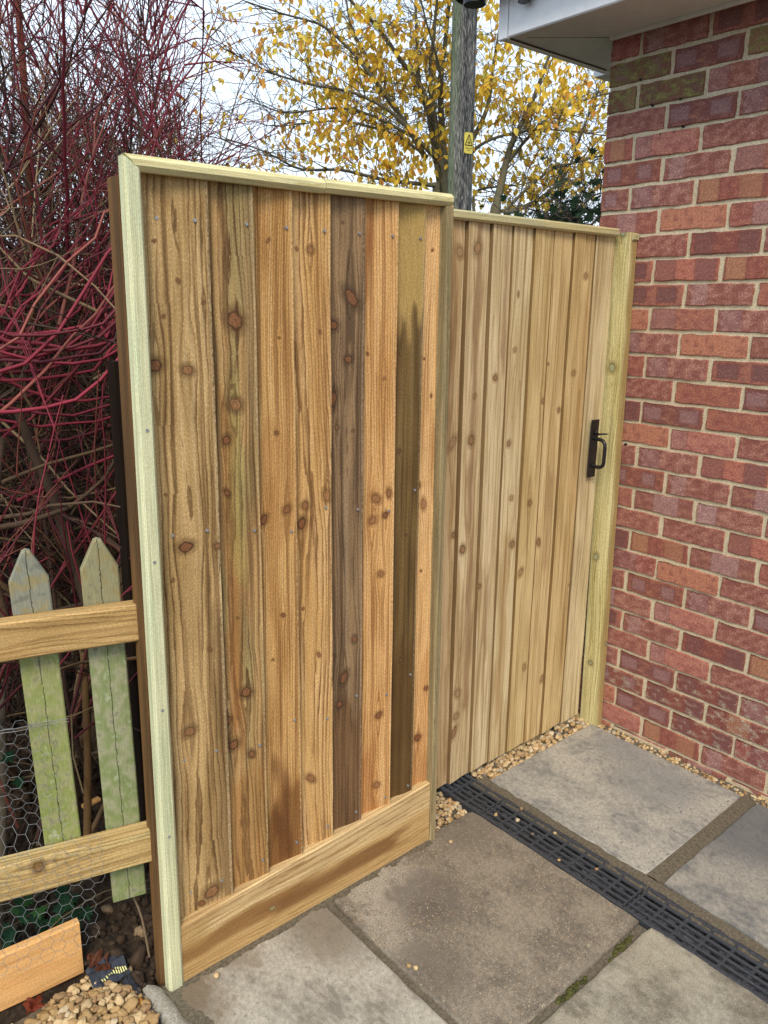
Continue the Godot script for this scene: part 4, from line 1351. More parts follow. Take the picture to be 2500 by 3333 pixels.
# ---------------------------------------------------------------- drain
func drain() -> void:
	var x0 := -0.768
	var x1 := -0.642
	var ch := Geo.new()
	var y0 := -0.075
	ch.box(Vector3(x0, y0, -0.4), Vector3(x0 + 0.006, -0.001, 2.4))
	ch.box(Vector3(x1 - 0.006, y0, -0.4), Vector3(x1, -0.001, 2.4))
	ch.box(Vector3(x0 + 0.006, y0, -0.4), Vector3(x1 - 0.006, y0 + 0.006, 2.4))
	tag(put("drain_channel", ch.mesh(M.plastic)), "black plastic drain channel sunk across the paving", "drain")
	var wt := Geo.new()
	wt.box(Vector3(x0 + 0.0062, y0 + 0.0065, -0.4), Vector3(x1 - 0.0062, y0 + 0.042, 2.4))
	structure(put("drain_floor", wt.mesh(M.drain_floor)))  # floor of the channel, with reflected sky painted into its mottle
	var secs := [[-0.35, 0.262], [0.266, 0.764], [0.768, 1.266], [1.27, 1.77]]
	var says := ["black slotted drain grating passing under the gate", "black slotted drain grating in the middle of the row, scattered with pebbles", "black slotted drain grating beside the mossy slab joint, running away from the gate", "black slotted drain grating farthest from the gate"]
	for k in 3:
		var q: Array = secs[k]
		var d := thing("drain_grating", says[k], "drain grating", "drain gratings in the channel")
		var bars := 5
		for i in bars + 1:
			var x := lerpf(x0 + 0.008, x1 - 0.008, float(i) / bars)
			var b := Geo.new()
			var wd := 0.0085 if i > 0 and i < bars else 0.012
			b.bar(Vector3(x, -0.0045, q[0]), Vector3(x, -0.0045, q[1]), Vector3.RIGHT, wd, 0.010, 0.0018)
			put("bar", b.mesh(M.plastic), d)
		var nr := int((q[1] - q[0]) / 0.062)
		for i in nr + 1:
			var z := lerpf(q[0] + 0.004, q[1] - 0.004, float(i) / nr)
			var b := Geo.new()
			b.bar(Vector3(x0 + 0.004, -0.0055, z), Vector3(x1 - 0.004, -0.0055, z), Vector3.BACK, 0.0085 if i > 0 and i < nr else 0.006, 0.007, 0.0015)
			put("cross_bar", b.mesh(M.plastic), d)


# ---------------------------------------------------------------- gravel
func stone_colour(r: RandomNumberGenerator) -> Color:
	var k := r.randf()
	var c: Color
	if k < 0.42: c = lin(220, 196, 154)
	elif k < 0.62: c = lin(204, 172, 124)
	elif k < 0.78: c = lin(228, 212, 180)
	elif k < 0.88: c = lin(180, 150, 114)
	elif k < 0.95: c = lin(192, 186, 174)
	else: c = lin(120, 112, 104)
	return c * r.randf_range(0.8, 1.08)


func gravel() -> void:
	var r := RandomNumberGenerator.new()
	r.seed = 23
	var protos := []
	for k in 6:
		protos.append(pebble(k + 1, 0.85, Color.WHITE).mesh(M.stone))
	var sets := [[], [], [], [], [], []]
	var cols := [[], [], [], [], [], []]
	var drop := func(x: float, y: float, z: float, s: float) -> void:
		var k := r.randi() % 6
		var b := Basis.from_euler(Vector3(r.randf_range(-0.7, 0.7), r.randf() * TAU, r.randf_range(-0.7, 0.7))).scaled(Vector3(s, s * r.randf_range(0.8, 1.1), s * r.randf_range(0.75, 1.0)))
		sets[k].append(Transform3D(b, Vector3(x, y, z)))
		cols[k].append(stone_colour(r))
	for i in 900:       # before the gate, beside slab
		var z := r.randf_range(-0.05, 0.156)
		drop.call(r.randf_range(-0.635, -0.03), -0.012 + r.randf_range(-0.006, 0.008) + 0.004 * smoothstep(0.16, 0.1, z), z, r.randf_range(0.006, 0.0115))
	for i in 420:       # between panel and drain
		drop.call(r.randf_range(-0.97, -0.776), -0.012 + r.randf_range(-0.006, 0.007), r.randf_range(-0.02, 0.232), r.randf_range(0.005, 0.010))
	for i in 1500:      # along the wall
		drop.call(r.randf_range(-0.047, -0.003), -0.014 + r.randf_range(-0.006, 0.005), r.randf_range(0.16, 2.5), r.randf_range(0.0045, 0.0085))
	var base := Geo.new()
	base.box(Vector3(-0.64, -0.08, -0.3), Vector3(0.0, -0.0205, 0.16))
	base.box(Vector3(-0.98, -0.08, -0.3), Vector3(-0.77, -0.0205, 0.232))
	base.box(Vector3(-0.05, -0.05, 0.16), Vector3(0.0, -0.0115, 2.5))
	structure(put("gravel_base", base.mesh(M.joint)))
	var gs := Node3D.new()
	gs.name = "gravel"
	add_child(gs)
	gs.set_meta("kind", "stuff")
	gs.set_meta("label", "fine tan gravel filling the strips under the gate and along the brick wall")
	for k in 6:
		multi("stones", protos[k], sets[k], cols[k], gs)
	# the gravel bed by the edging: single stones on a heap
	var bed := Node3D.new()
	bed.name = "gravel_bed"
	add_child(bed)
	structure(bed)
	var mound := Geo.new()
	var N := 26
	var hf := func(x: float, z: float) -> float:
		return 0.002 + 0.014 * smoothstep(0.09, 0.22, z) - 0.012 * smoothstep(-1.9, -1.83, x) - 0.01 * smoothstep(-1.98, -2.05, x)
	for j in N + 1:
		for i in N + 1:
			var x := lerpf(-2.3, -1.825, float(i) / N)
			var z := lerpf(0.085, 0.9, float(j) / N)
			mound.vert(Vector3(x, hf.call(x, z) - 0.018, z), Vector3.UP)
	for j in N:
		for i in N:
			var p := j * (N + 1) + i
			mound.face(p, p + 1, p + N + 2)
			mound.face(p, p + N + 2, p + N + 1)
	put("grit", mound.mesh(M.joint), bed)
	var low := [[], [], [], [], [], []]
	var lowc := [[], [], [], [], [], []]
	for i in 700:
		var x := r.randf_range(-2.25, -1.835)
		var z := r.randf_range(0.09, 0.8)
		if x < -1.95 + 0.12 * smoothstep(0.2, 0.09, z) * 0.0 and z < 0.10: continue
		var k := r.randi() % 6
		var s := r.randf_range(0.006, 0.012)
		low[k].append(Transform3D(Basis.from_euler(Vector3(r.randf() * 6, r.randf() * 6, r.randf() * 6)).scaled(Vector3.ONE * s), Vector3(x, hf.call(x, z) - 0.010, z)))
		lowc[k].append(stone_colour(r))
	for k in 6:
		multi("fine_gravel", protos[k], low[k], lowc[k], bed)
	var vars := []
	for k in 12:
		vars.append(pebble(20 + k, 0.8, stone_colour(r), 14, 9).mesh(M.stone))
	vars.append(pebble(44, 0.4, lin(206, 204, 198), 14, 9).mesh(M.stone))
	vars.append(pebble(45, 0.8, lin(196, 132, 58), 14, 9).mesh(M.stone))
	var placed := []
	var tries := 0
	while placed.size() < 290 and tries < 9000:
		tries += 1
		var x := r.randf_range(-2.1, -1.84)
		var z := r.randf_range(0.10, 0.44)
		var edge := -1.885 + 0.045 * smoothstep(0.12, 0.24, z)
		if x > edge: continue
		if x < -1.925 and z < 0.098 + (-1.925 - x) * 0.3: continue
		var s := r.randf_range(0.006, 0.0118) * (1.3 if r.randf() < 0.2 else 1.0)
		var ok := true
		for q in placed:
			if Vector2(q[0] - x, q[1] - z).length() < (q[2] + s) * 0.80:
				ok = false
				break
		if not ok: continue
		placed.append([x, z, s])
		var k := r.randi() % 14
		if k > 11 and r.randf() < 0.7: k = r.randi() % 12
		var o := put("pebble", vars[k], bed)
		o.transform = Transform3D(Basis.from_euler(Vector3(r.randf_range(-0.6, 0.6), r.randf() * TAU, r.randf_range(-0.6, 0.6))).scaled(Vector3(s * r.randf_range(0.9, 1.25), s * r.randf_range(0.8, 1.1), s)), Vector3(x, hf.call(x, z) + s * 0.25 + r.randf_range(-0.002, 0.006), z))
	# concrete edging with weed membrane along it
	var e := Geo.new()
	var n := noise(33, 1.0, 3)
	var m := 60
	var P := 14
	for i in m + 1:
		var t := float(i) / m
		var z := lerpf(0.205, 1.3, t)
		var cx := -1.815 + 0.022 * t * 3.0 * smoothstep(0.5, 0.0, t) + 0.012 * t
		var fade := smoothstep(0.0, 0.03, t)
		for k in P + 1:
			var a := PI * k / P
			var rad := 0.024 * (0.55 + 0.45 * fade) + n.get_noise_2d(z * 22.0, a * 1.6) * 0.005
			e.vert(Vector3(cx - cos(a) * rad, -0.012 + sin(a) * rad * 1.05, z), Vector3(-cos(a), sin(a), 0), Vector2(t, a))
	for i in m:
		for k in P:
			var p := i * (P + 1) + k
			e.face(p, p + 1, p + P + 2)
			e.face(p, p + P + 2, p + P + 1)
	var c0 := e.vert(Vector3(-1.815, -0.012, 0.205), Vector3.FORWARD)
	for k in P:
		var a := e.vert(e.v[k], Vector3.FORWARD)
		var b := e.vert(e.v[k + 1], Vector3.FORWARD)
		e.face(c0, a, b)
	tri_mat("edging", "stone", 9.0, 0.95, 0.4).albedo_color = C8(176, 174, 166)
	tag(put("edging_stone", e.mesh(M.edging)), "rounded grey concrete edging between gravel bed and paving", "edging")


# ---------------------------------------------------------------- pole
func pole() -> void:
	var base := Vector3(2.992, -0.09, -3.612)
	var p := thing("telegraph_pole", "weathered grey wooden telegraph pole standing behind the gate", "pole", "", base)
	var g := Geo.new()
	var sides := 40
	var rows := 30
	var H := 8.5
	var n := noise(61, 1.0, 2)
	for j in rows + 1:
		var t := float(j) / rows
		for i in sides + 1:
			var a := TAU * i / sides
			var d := Vector3(cos(a), 0, sin(a))
			var rad := lerpf(0.116, 0.093, t) + n.get_noise_3d(d.x * 2.0, t * 8.0, d.z * 2.0) * 0.003
			g.vert(d * rad + Vector3(-0.0, t * H, 0), d, Vector2(float(i) / sides, t * H / 2.4))
	for j in rows:
		for i in sides:
			var q := j * (sides + 1) + i
			g.face(q, q + 1, q + sides + 2)
			g.face(q, q + sides + 2, q + sides + 1)
	put("shaft", g.mesh(M.pole), p)
	# yellow danger-of-death plate, bent slightly round the pole
	var view := Vector3(-2.344, 0, 1.658) - Vector3(base.x, 0, base.z)
	var ang := atan2(view.x, view.z) + deg_to_rad(36.0)
	var s := tag(Node3D.new(), "yellow danger of death plate with black triangle on the pole", "sign")
	s.name = "warning_sign"
	add_child(s)
	s.transform = Transform3D(Basis(Vector3.UP, ang).scaled(Vector3.ONE * 0.82), Vector3(base.x, 2.87, base.z) + Vector3(sin(ang), 0, cos(ang)) * 0.113)
	var w := 0.112
	var h := 0.205
	var pl := Geo.new()
	var K := 8
	for i in K:
		var u0 := lerpf(-w / 2, w / 2, float(i) / K)
		var u1 := lerpf(-w / 2, w / 2, float(i + 1) / K)
		var z0 := -u0 * u0 * 1.6
		var z1 := -u1 * u1 * 1.6
		for q in [[0.0, Vector3.BACK], [-0.002, Vector3.FORWARD]]:
			pl.quad(Vector3(u0, -h / 2, z0 + q[0]), Vector3(u1, -h / 2, z1 + q[0]), Vector3(u1, h / 2, z1 + q[0]), Vector3(u0, h / 2, z0 + q[0]), q[1])
	put("plate", pl.mesh(M.yellow), s)
	var tr := Geo.new()
	var A := [Vector3(-0.046, -0.022, 0), Vector3(0.046, -0.022, 0), Vector3(0.0, 0.083, 0)]
	for k in 3:
		var a: Vector3 = A[k]
		var b: Vector3 = A[(k + 1) % 3]
		for m in 4:
			var c := a.lerp(b, m / 4.0)
			var d := a.lerp(b, (m + 1) / 4.0)
			c.z = 0.0016 - c.x * c.x * 1.6
			d.z = 0.0016 - d.x * d.x * 1.6
			tr.tube([c, d], 0.0042, 0.0042, 6)
	put("triangle", tr.mesh(M.ink), s)
	var fg := Geo.new()
	for q in [[-0.004, 0.045, 0.004, 0.03], [0.004, 0.03, -0.004, 0.028], [-0.004, 0.028, 0.002, 0.014], [-0.016, 0.006, 0.014, 0.012], [0.014, 0.012, 0.006, -0.002], [-0.012, 0.006, -0.01, -0.012], [-0.004, 0.006, 0.006, -0.01], [0.012, 0.010, 0.016, -0.006]]:
		fg.tube([Vector3(q[0], q[1], 0.0018), Vector3(q[2], q[3], 0.0018)], 0.0022, 0.0022, 5)
	put("struck_figure_symbol", fg.mesh(M.ink), s)
	for q in [["DANGER OF DEATH", -0.050], ["KEEP OFF", -0.070]]:
		var tm := TextMesh.new()
		var sf := SystemFont.new()
		sf.font_names = PackedStringArray(["Droid Sans"])
		tm.font = sf
		tm.text = q[0]
		tm.font_size = 16
		tm.pixel_size = 0.0007
		tm.depth = 0.001
		tm.material = M.ink
		var o := put("lettering", tm, s)
		o.position = Vector3(0, q[1], 0.0012)
		o.scale = Vector3(0.9, 1.0, 1.0)
	for q in [[-0.05, 0.095], [0.05, 0.095], [-0.05, -0.095], [0.05, -0.095]]:
		var nl := Geo.new()
		var zz: float = -q[0] * q[0] * 1.6
		nl.tube([Vector3(q[0], q[1], zz - 0.004), Vector3(q[0], q[1], zz + 0.003)], 0.0055, 0.005, 8)
		put("nail", nl.mesh(M.seal), s)


# ---------------------------------------------------------------- trees and shrubs
func curve(p0: Vector3, dir: Vector3, length: float, segs: int, wander: float, pull: Vector3, r: RandomNumberGenerator) -> Array:
	var pts := [p0]
	var d := dir.normalized()
	var p := p0
	for i in segs:
		d = (d + Vector3(r.randfn(), r.randfn(), r.randfn()) * wander + pull / segs).normalized()
		p += d * length / segs
		pts.append(p)
	return pts


# the shrub was cut back along the fence and does not reach past its own spread
func clip(pts: Array, r: RandomNumberGenerator) -> Array:
	var out := []
	var ragged := r.randf_range(-0.22, 0.10)
	for p in pts:
		var stop: bool = p.z > (-0.06 if p.x > -1.80 else 0.04) or (p.y > 1.2 and p.x > -1.40 - 0.55 * p.z + ragged - 0.15 * (p.y - 1.6))
		if stop and out.size() >= 2: break
		out.append(p)
	if out.size() == pts.size(): return out
	while out.size() < 3: out.append(out[-1] + Vector3(-0.01, 0.01, -0.01))
	return out


func smooth_line(pts: Array, k: int) -> Array:
	var c := Curve3D.new()
	for i in pts.size():
		var a: Vector3 = pts[maxi(i - 1, 0)]
		var b: Vector3 = pts[mini(i + 1, pts.size() - 1)]
		var t := (b - a) / 6.0
		c.add_point(pts[i], -t, t)
	var out := []
	var L := c.get_baked_length()
	for i in k + 1:
		out.append(c.sample_baked(L * i / k, true))
	return out


func leaf_geo(len: float, w: float, sd: int) -> Geo:
	var g := Geo.new()
	var r := RandomNumberGenerator.new()
	r.seed = sd
	var curl := r.randf_range(-0.35, 0.5)
	var prev := []
	for i in 5:
		var t := i / 4.0
		var hw := w * sin(PI * pow(t, 0.75)) * 0.5 + 0.0006
		var y := -len * t
		var z := curl * len * t * t
		var fold := hw * 0.35
		var row := [Vector3(-hw, y, z + fold), Vector3(0, y, z), Vector3(hw, y, z + fold)]
		if i > 0:
			for k in 2:
				var q := Color(0.86, 0.86, 0.86) if k else Color.WHITE
				g.quad(prev[k], prev[k + 1], row[k + 1], row[k], Vector3.BACK, q)
		prev = row
	return g


func tree() -> void:
	var t := thing("yellow_leaved_tree", "many-stemmed autumn tree with thinning yellow leaves behind the fence", "tree")
	var r := RandomNumberGenerator.new()
	r.seed = 12
	var limbs := [
		[0.050, [Vector3(3.38, 2.57, -4.24), Vector3(3.24, 3.44, -4.36), Vector3(3.08, 3.71, -4.5), Vector3(2.9, 4.01, -4.65), Vector3(2.75, 4.17, -4.77), Vector3(2.3, 4.6, -5.0)]],
		[0.042, [Vector3(3.35, 3.18, -4.33), Vector3(3.31, 3.53, -4.5), Vector3(3.35, 3.92, -4.6), Vector3(3.38, 4.8, -4.69)]],
		[0.055, [Vector3(3.43, 2.61, -4.23), Vector3(3.41, 3.46, -4.32), Vector3(3.47, 3.95, -4.33), Vector3(3.6, 5.0, -4.34)]],
		[0.036, [Vector3(3.23, 2.89, -4.33), Vector3(2.99, 3.29, -4.47), Vector3(2.78, 3.55, -4.58), Vector3(2.64, 3.71, -4.64), Vector3(2.48, 3.85, -4.71), Vector3(2.32, 3.95, -4.78), Vector3(2.06, 4.01, -4.94), Vector3(1.75, 4.1, -5.13)]],
		[0.030, [Vector3(3.07, 3.32, -4.58), Vector3(2.98, 3.65, -4.82), Vector3(2.98, 3.91, -4.97), Vector3(2.96, 4.17, -5.14), Vector3(2.96, 4.8, -5.31)]],
		[0.030, [Vector3(3.29, 2.88, -4.25), Vector3(3.11, 3.0, -4.27), Vector3(2.82, 3.25, -4.39), Vector3(2.49, 3.38, -4.54), Vector3(2.17, 3.41, -4.68), Vector3(1.84, 3.48, -4.83), Vector3(1.57, 3.58, -4.93), Vector3(1.36, 3.65, -4.97)]],
		[0.024, [Vector3(3.19, 3.03, -4.36), Vector3(2.87, 3.21, -4.57), Vector3(2.63, 3.28, -4.71), Vector3(2.42, 3.28, -4.83), Vector3(2.09, 3.23, -5.03), Vector3(1.75, 3.3, -5.09)]],
		[0.028, [Vector3(3.28, 2.63, -4.23), Vector3(2.8, 2.66, -4.45), Vector3(2.41, 2.72, -4.59), Vector3(2.05, 2.7, -4.71), Vector3(1.79, 2.78, -4.74), Vector3(1.53, 2.85, -4.78), Vector3(1.15, 2.91, -4.92)]],
		[0.022, [Vector3(3.26, 2.89, -4.32), Vector3(3.0, 3.07, -4.48), Vector3(2.74, 3.15, -4.65), Vector3(2.5, 3.18, -4.8), Vector3(2.0, 3.1, -5.05)]],
		[0.050, [Vector3(3.4, 2.43, -4.19), Vector3(3.29, 3.04, -4.21), Vector3(3.19, 3.57, -4.23), Vector3(3.23, 4.6, -4.14)]],
		[0.055, [Vector3(3.81, 2.42, -3.92), Vector3(3.94, 2.87, -3.92), Vector3(4.05, 3.1, -3.93), Vector3(4.25, 3.49, -3.87), Vector3(4.6, 4.3, -3.83)]],
		[0.030, [Vector3(3.43, 2.52, -4.19), Vector3(3.63, 2.98, -4.03), Vector3(4.03, 3.14, -3.69), Vector3(4.5, 3.13, -3.4)]],
		[0.045, [Vector3(3.47, 2.48, -4.27), Vector3(3.68, 2.89, -4.3), Vector3(3.98, 3.39, -4.25), Vector3(4.15, 3.91, -4.32), Vector3(4.4, 4.8, -4.38)]],
		[0.034, [Vector3(3.9, 2.4, -3.88), Vector3(4.2, 2.5, -3.78), Vector3(4.53, 2.78, -3.66), Vector3(4.75, 3.23, -3.63), Vector3(5.1, 3.9, -3.61)]]]
	limbs.append([0.024, [Vector3(3.9, 2.4, -3.9), Vector3(4.15, 2.75, -3.6), Vector3(4.5, 2.9, -3.3), Vector3(4.9, 3.0, -3.1)]])
	limbs.append([0.022, [Vector3(3.7, 2.4, -4.1), Vector3(3.95, 2.65, -4.3), Vector3(4.5, 2.75, -4.2), Vector3(5.0, 2.9, -4.0)]])
	limbs.append([0.024, [Vector3(3.9, 2.8, -3.95), Vector3(4.3, 3.3, -3.7), Vector3(4.7, 3.5, -3.4), Vector3(5.1, 3.6, -3.2)]])
	limbs.append([0.022, [Vector3(3.35, 2.5, -4.25), Vector3(3.0, 2.45, -4.2), Vector3(2.6, 2.5, -4.3), Vector3(2.2, 2.45, -4.4)]])
	limbs.append([0.022, [Vector3(3.4, 3.0, -4.3), Vector3(3.1, 3.5, -4.0), Vector3(2.8, 3.9, -3.9), Vector3(2.6, 4.4, -3.9)]])
	var bc := lin(128, 124, 100)
	var bd := lin(84, 80, 70)
	var tk := Geo.new()
	for q in [[Vector3(3.5, -0.09, -4.2), Vector3(3.46, 1.2, -4.22), Vector3(3.42, 2.62, -4.24), 0.085], [Vector3(3.56, -0.09, -4.14), Vector3(3.7, 1.3, -4.0), Vector3(3.82, 2.46, -3.92), 0.08], [Vector3(3.46, -0.09, -4.28), Vector3(3.4, 1.2, -4.24), Vector3(3.30, 2.66, -4.24), 0.06]]:
		tk.tube(smooth_line([q[0], q[1], q[2]], 12), q[3], q[3] * 0.65, 12, bc, bc)
	put("trunk", tk.mesh(M.bark), t)
	var twigs := Geo.new()
	var spots := []     # [place, direction, lushness]
	for L in limbs:
		var g := Geo.new()
		var line := smooth_line(L[1], 26)
		g.tube(line, L[0] * 0.8, maxf(L[0] * 0.13, 0.004), 8, bc, bd, true, 0.8)
		put("limb", g.mesh(M.bark), t)
		for i in range(3, 27):
			var here: Vector3 = line[i]
			var fwd: Vector3 = (line[mini(i + 1, 26)] - line[i - 1]).normalized()
			for s in (2 if r.randf() < 0.55 else 1):
				var d := (fwd * r.randf_range(0.4, 1.2) + Vector3(r.randfn(), r.randfn() * 0.7 + 0.1, r.randfn())).normalized()
				var ln := r.randf_range(0.3, 0.95)
				var sub := curve(here, d, ln, 7, 0.16, Vector3(0, r.randf_range(-0.3, 0.4), 0), r)
				twigs.tube(sub, 0.0045, 0.0016, 4, bd, bd, false)
				for k in range(2, 8):
					if r.randf() < 0.75:
						var d2: Vector3 = ((sub[k] - sub[k - 1]).normalized() * 0.8 + Vector3(r.randfn(), r.randfn() * 0.7, r.randfn()) * 0.8).normalized()
						var l2 := r.randf_range(0.12, 0.4)
						var tw := curve(sub[k], d2, l2, 4, 0.18, Vector3(0, -0.1, 0), r)
						twigs.tube(tw, 0.0024, 0.0011, 3, bd, bd, false)
						for e in range(1, 5):
							spots.append([tw[e], d2])
	var tw2 := put("twigs", twigs.mesh(M.twig), t)
	tw2.set_meta("kind", "stuff")
	var protos := []
	for k in 6:
		protos.append(leaf_geo(1.0, 0.62, 70 + k).mesh(M.leaf))
	var sets := [[], [], [], [], [], []]
	var cols := [[], [], [], [], [], []]
	var clump := noise(71, 1.1, 2)
	var all := []
	for q in spots:
		var p: Vector3 = q[0]
		var d := clump.get_noise_3d(p.x, p.y, p.z)
		var far := smoothstep(3.0, 1.6, p.x - (p.z + 4.5) * 0.6)      # the crown thins out away from the trunks
		var keep := clampf(0.42 + d * 0.85 - far * 0.30 - 0.12 * smoothstep(3.7, 4.4, p.y), 0.02, 0.75)
		var before: bool = p.x - p.z < 6.8 and absf(p.x + p.z + 0.55) < 0.7      # none hang between the road and the pole
		if r.randf() < keep and not before:
			for m in (2 if r.randf() < 0.5 * keep + 0.2 else 1):
				all.append([p + Vector3(r.randfn(), r.randfn(), r.randfn()) * 0.03, far])
	all.shuffle()
	var cnt := 0
	for q in all:
		var far: float = q[1]
		var s := r.randf_range(0.052, 0.092) * (1.0 - far * 0.25)
		var b := Basis.from_euler(Vector3(r.randf_range(-0.9, 0.9), r.randf() * TAU, r.randf_range(-0.7, 0.7))).scaled(Vector3.ONE * s)
		var c: Color
		var k := r.randf()
		if k < 0.5: c = lin(253, 214, 78)
		elif k < 0.74: c = lin(250, 204, 72)
		elif k < 0.88: c = lin(254, 230, 112)
		elif k < 0.96: c = lin(232, 166, 72)
		else: c = lin(214, 204, 84)
		if far > 0.5 and r.randf() < 0.7: c = lin(232, 172, 84)
		c *= r.randf_range(0.85, 1.08)
		var w := r.randi() % 6
		if cnt < 300:
			if not M.has("lf%d" % (w * 4 + cnt % 4)):
				var gg := leaf_geo(1.0, 0.62, 70 + w)
				for i in gg.c.size(): gg.c[i] = gg.c[i] * c
				M["lf%d" % (w * 4 + cnt % 4)] = gg.mesh(M.leaf)
			put("leaf", M["lf%d" % (w * 4 + cnt % 4)], t).transform = Transform3D(b, q[0])
			cnt += 1
			continue
		sets[w].append(Transform3D(b, q[0]))
		cols[w].append(c)
	for k in 6:
		multi("leaves", protos[k], sets[k], cols[k], t)
	# twiggy ivy-clad stump of a hedge against the corner
	var iv := thing("ivy_bush", "dark ivy-clad tangle of bare twigs beyond the gate by the wall corner", "bush")
	var it := Geo.new()
	var sp := []
	for k in 230:
		var b := Vector3(1.92 + r.randfn() * 0.13, r.randf_range(1.5, 2.12), -1.62 + r.randfn() * 0.12)
		var d := Vector3(r.randfn(), r.randf_range(0.1, 1.0), r.randfn())
		var ln := r.randf_range(0.15, 0.5)
		var c := curve(b, d, ln, 8, 0.3, Vector3(0, 0.1, 0), r)
		var cc := lin(84, 76, 66) * r.randf_range(0.5, 1.5)
		it.tube(c, r.randf_range(0.003, 0.007), 0.0014, 4, cc, cc, false)
		for e in range(2, 9, 2): sp.append(c[e])
		for e in range(2, 8, 2):
			var c2 := curve(c[e], d + Vector3(r.randfn(), r.randfn(), r.randfn()), ln * 0.5, 5, 0.3, Vector3.ZERO, r)
			it.tube(c2, 0.002, 0.001, 3, cc, cc, false)
	for q in [[1.80, -1.68], [1.95, -1.55], [2.05, -1.6]]:
		it.tube(smooth_line([Vector3(q[0] + 0.03, -0.09, q[1]), Vector3(q[0] - 0.04, 0.8, q[1]), Vector3(q[0] + 0.02, 1.5, q[1]), Vector3(q[0], 2.05, q[1])], 12), 0.03, 0.012, 7, lin(84, 76, 66), lin(70, 62, 52))
	put("twigs", it.mesh(M.twig), iv).set_meta("kind", "stuff")
	var lv := ivy_leaf(3)
	var xs := []
	var cs := []
	for q in sp:
		if r.randf() < 0.75:
			xs.append(Transform3D(Basis.from_euler(Vector3(r.randf_range(-1.2, 0.3), r.randf() * TAU, r.randf_range(-0.5, 0.5))).scaled(Vector3.ONE * r.randf_range(0.022, 0.042)), q + Vector3(r.randfn(), r.randfn() - 0.8, r.randfn()) * 0.03))
			cs.append(lin(44, 66, 44) * r.randf_range(0.5, 1.3))
	multi("leaves", lv.mesh(M.leaf), xs, cs, iv)


func ivy_leaf(sd: int) -> Geo:
	var g := Geo.new()
	var out := [[0.0, -0.15], [0.34, -0.42], [0.42, 0.0], [0.98, 0.05], [0.52, 0.42], [0.55, 0.75], [0.22, 0.68], [0.0, 1.25], [-0.22, 0.68], [-0.55, 0.75], [-0.52, 0.42], [-0.98, 0.05], [-0.42, 0.0], [-0.34, -0.42]]
	var pts := []
	for i in out.size():
		pts.append(Vector3(out[i][0], -out[i][1], -0.12 * absf(out[i][0]) + 0.1 * (i % 2)))
	for i in pts.size():
		g.tri(Vector3(0, -0.1, 0.05), pts[i], pts[(i + 1) % pts.size()], Vector3.BACK, Color.WHITE if i % 2 else Color(0.86, 0.9, 0.86))
	return g


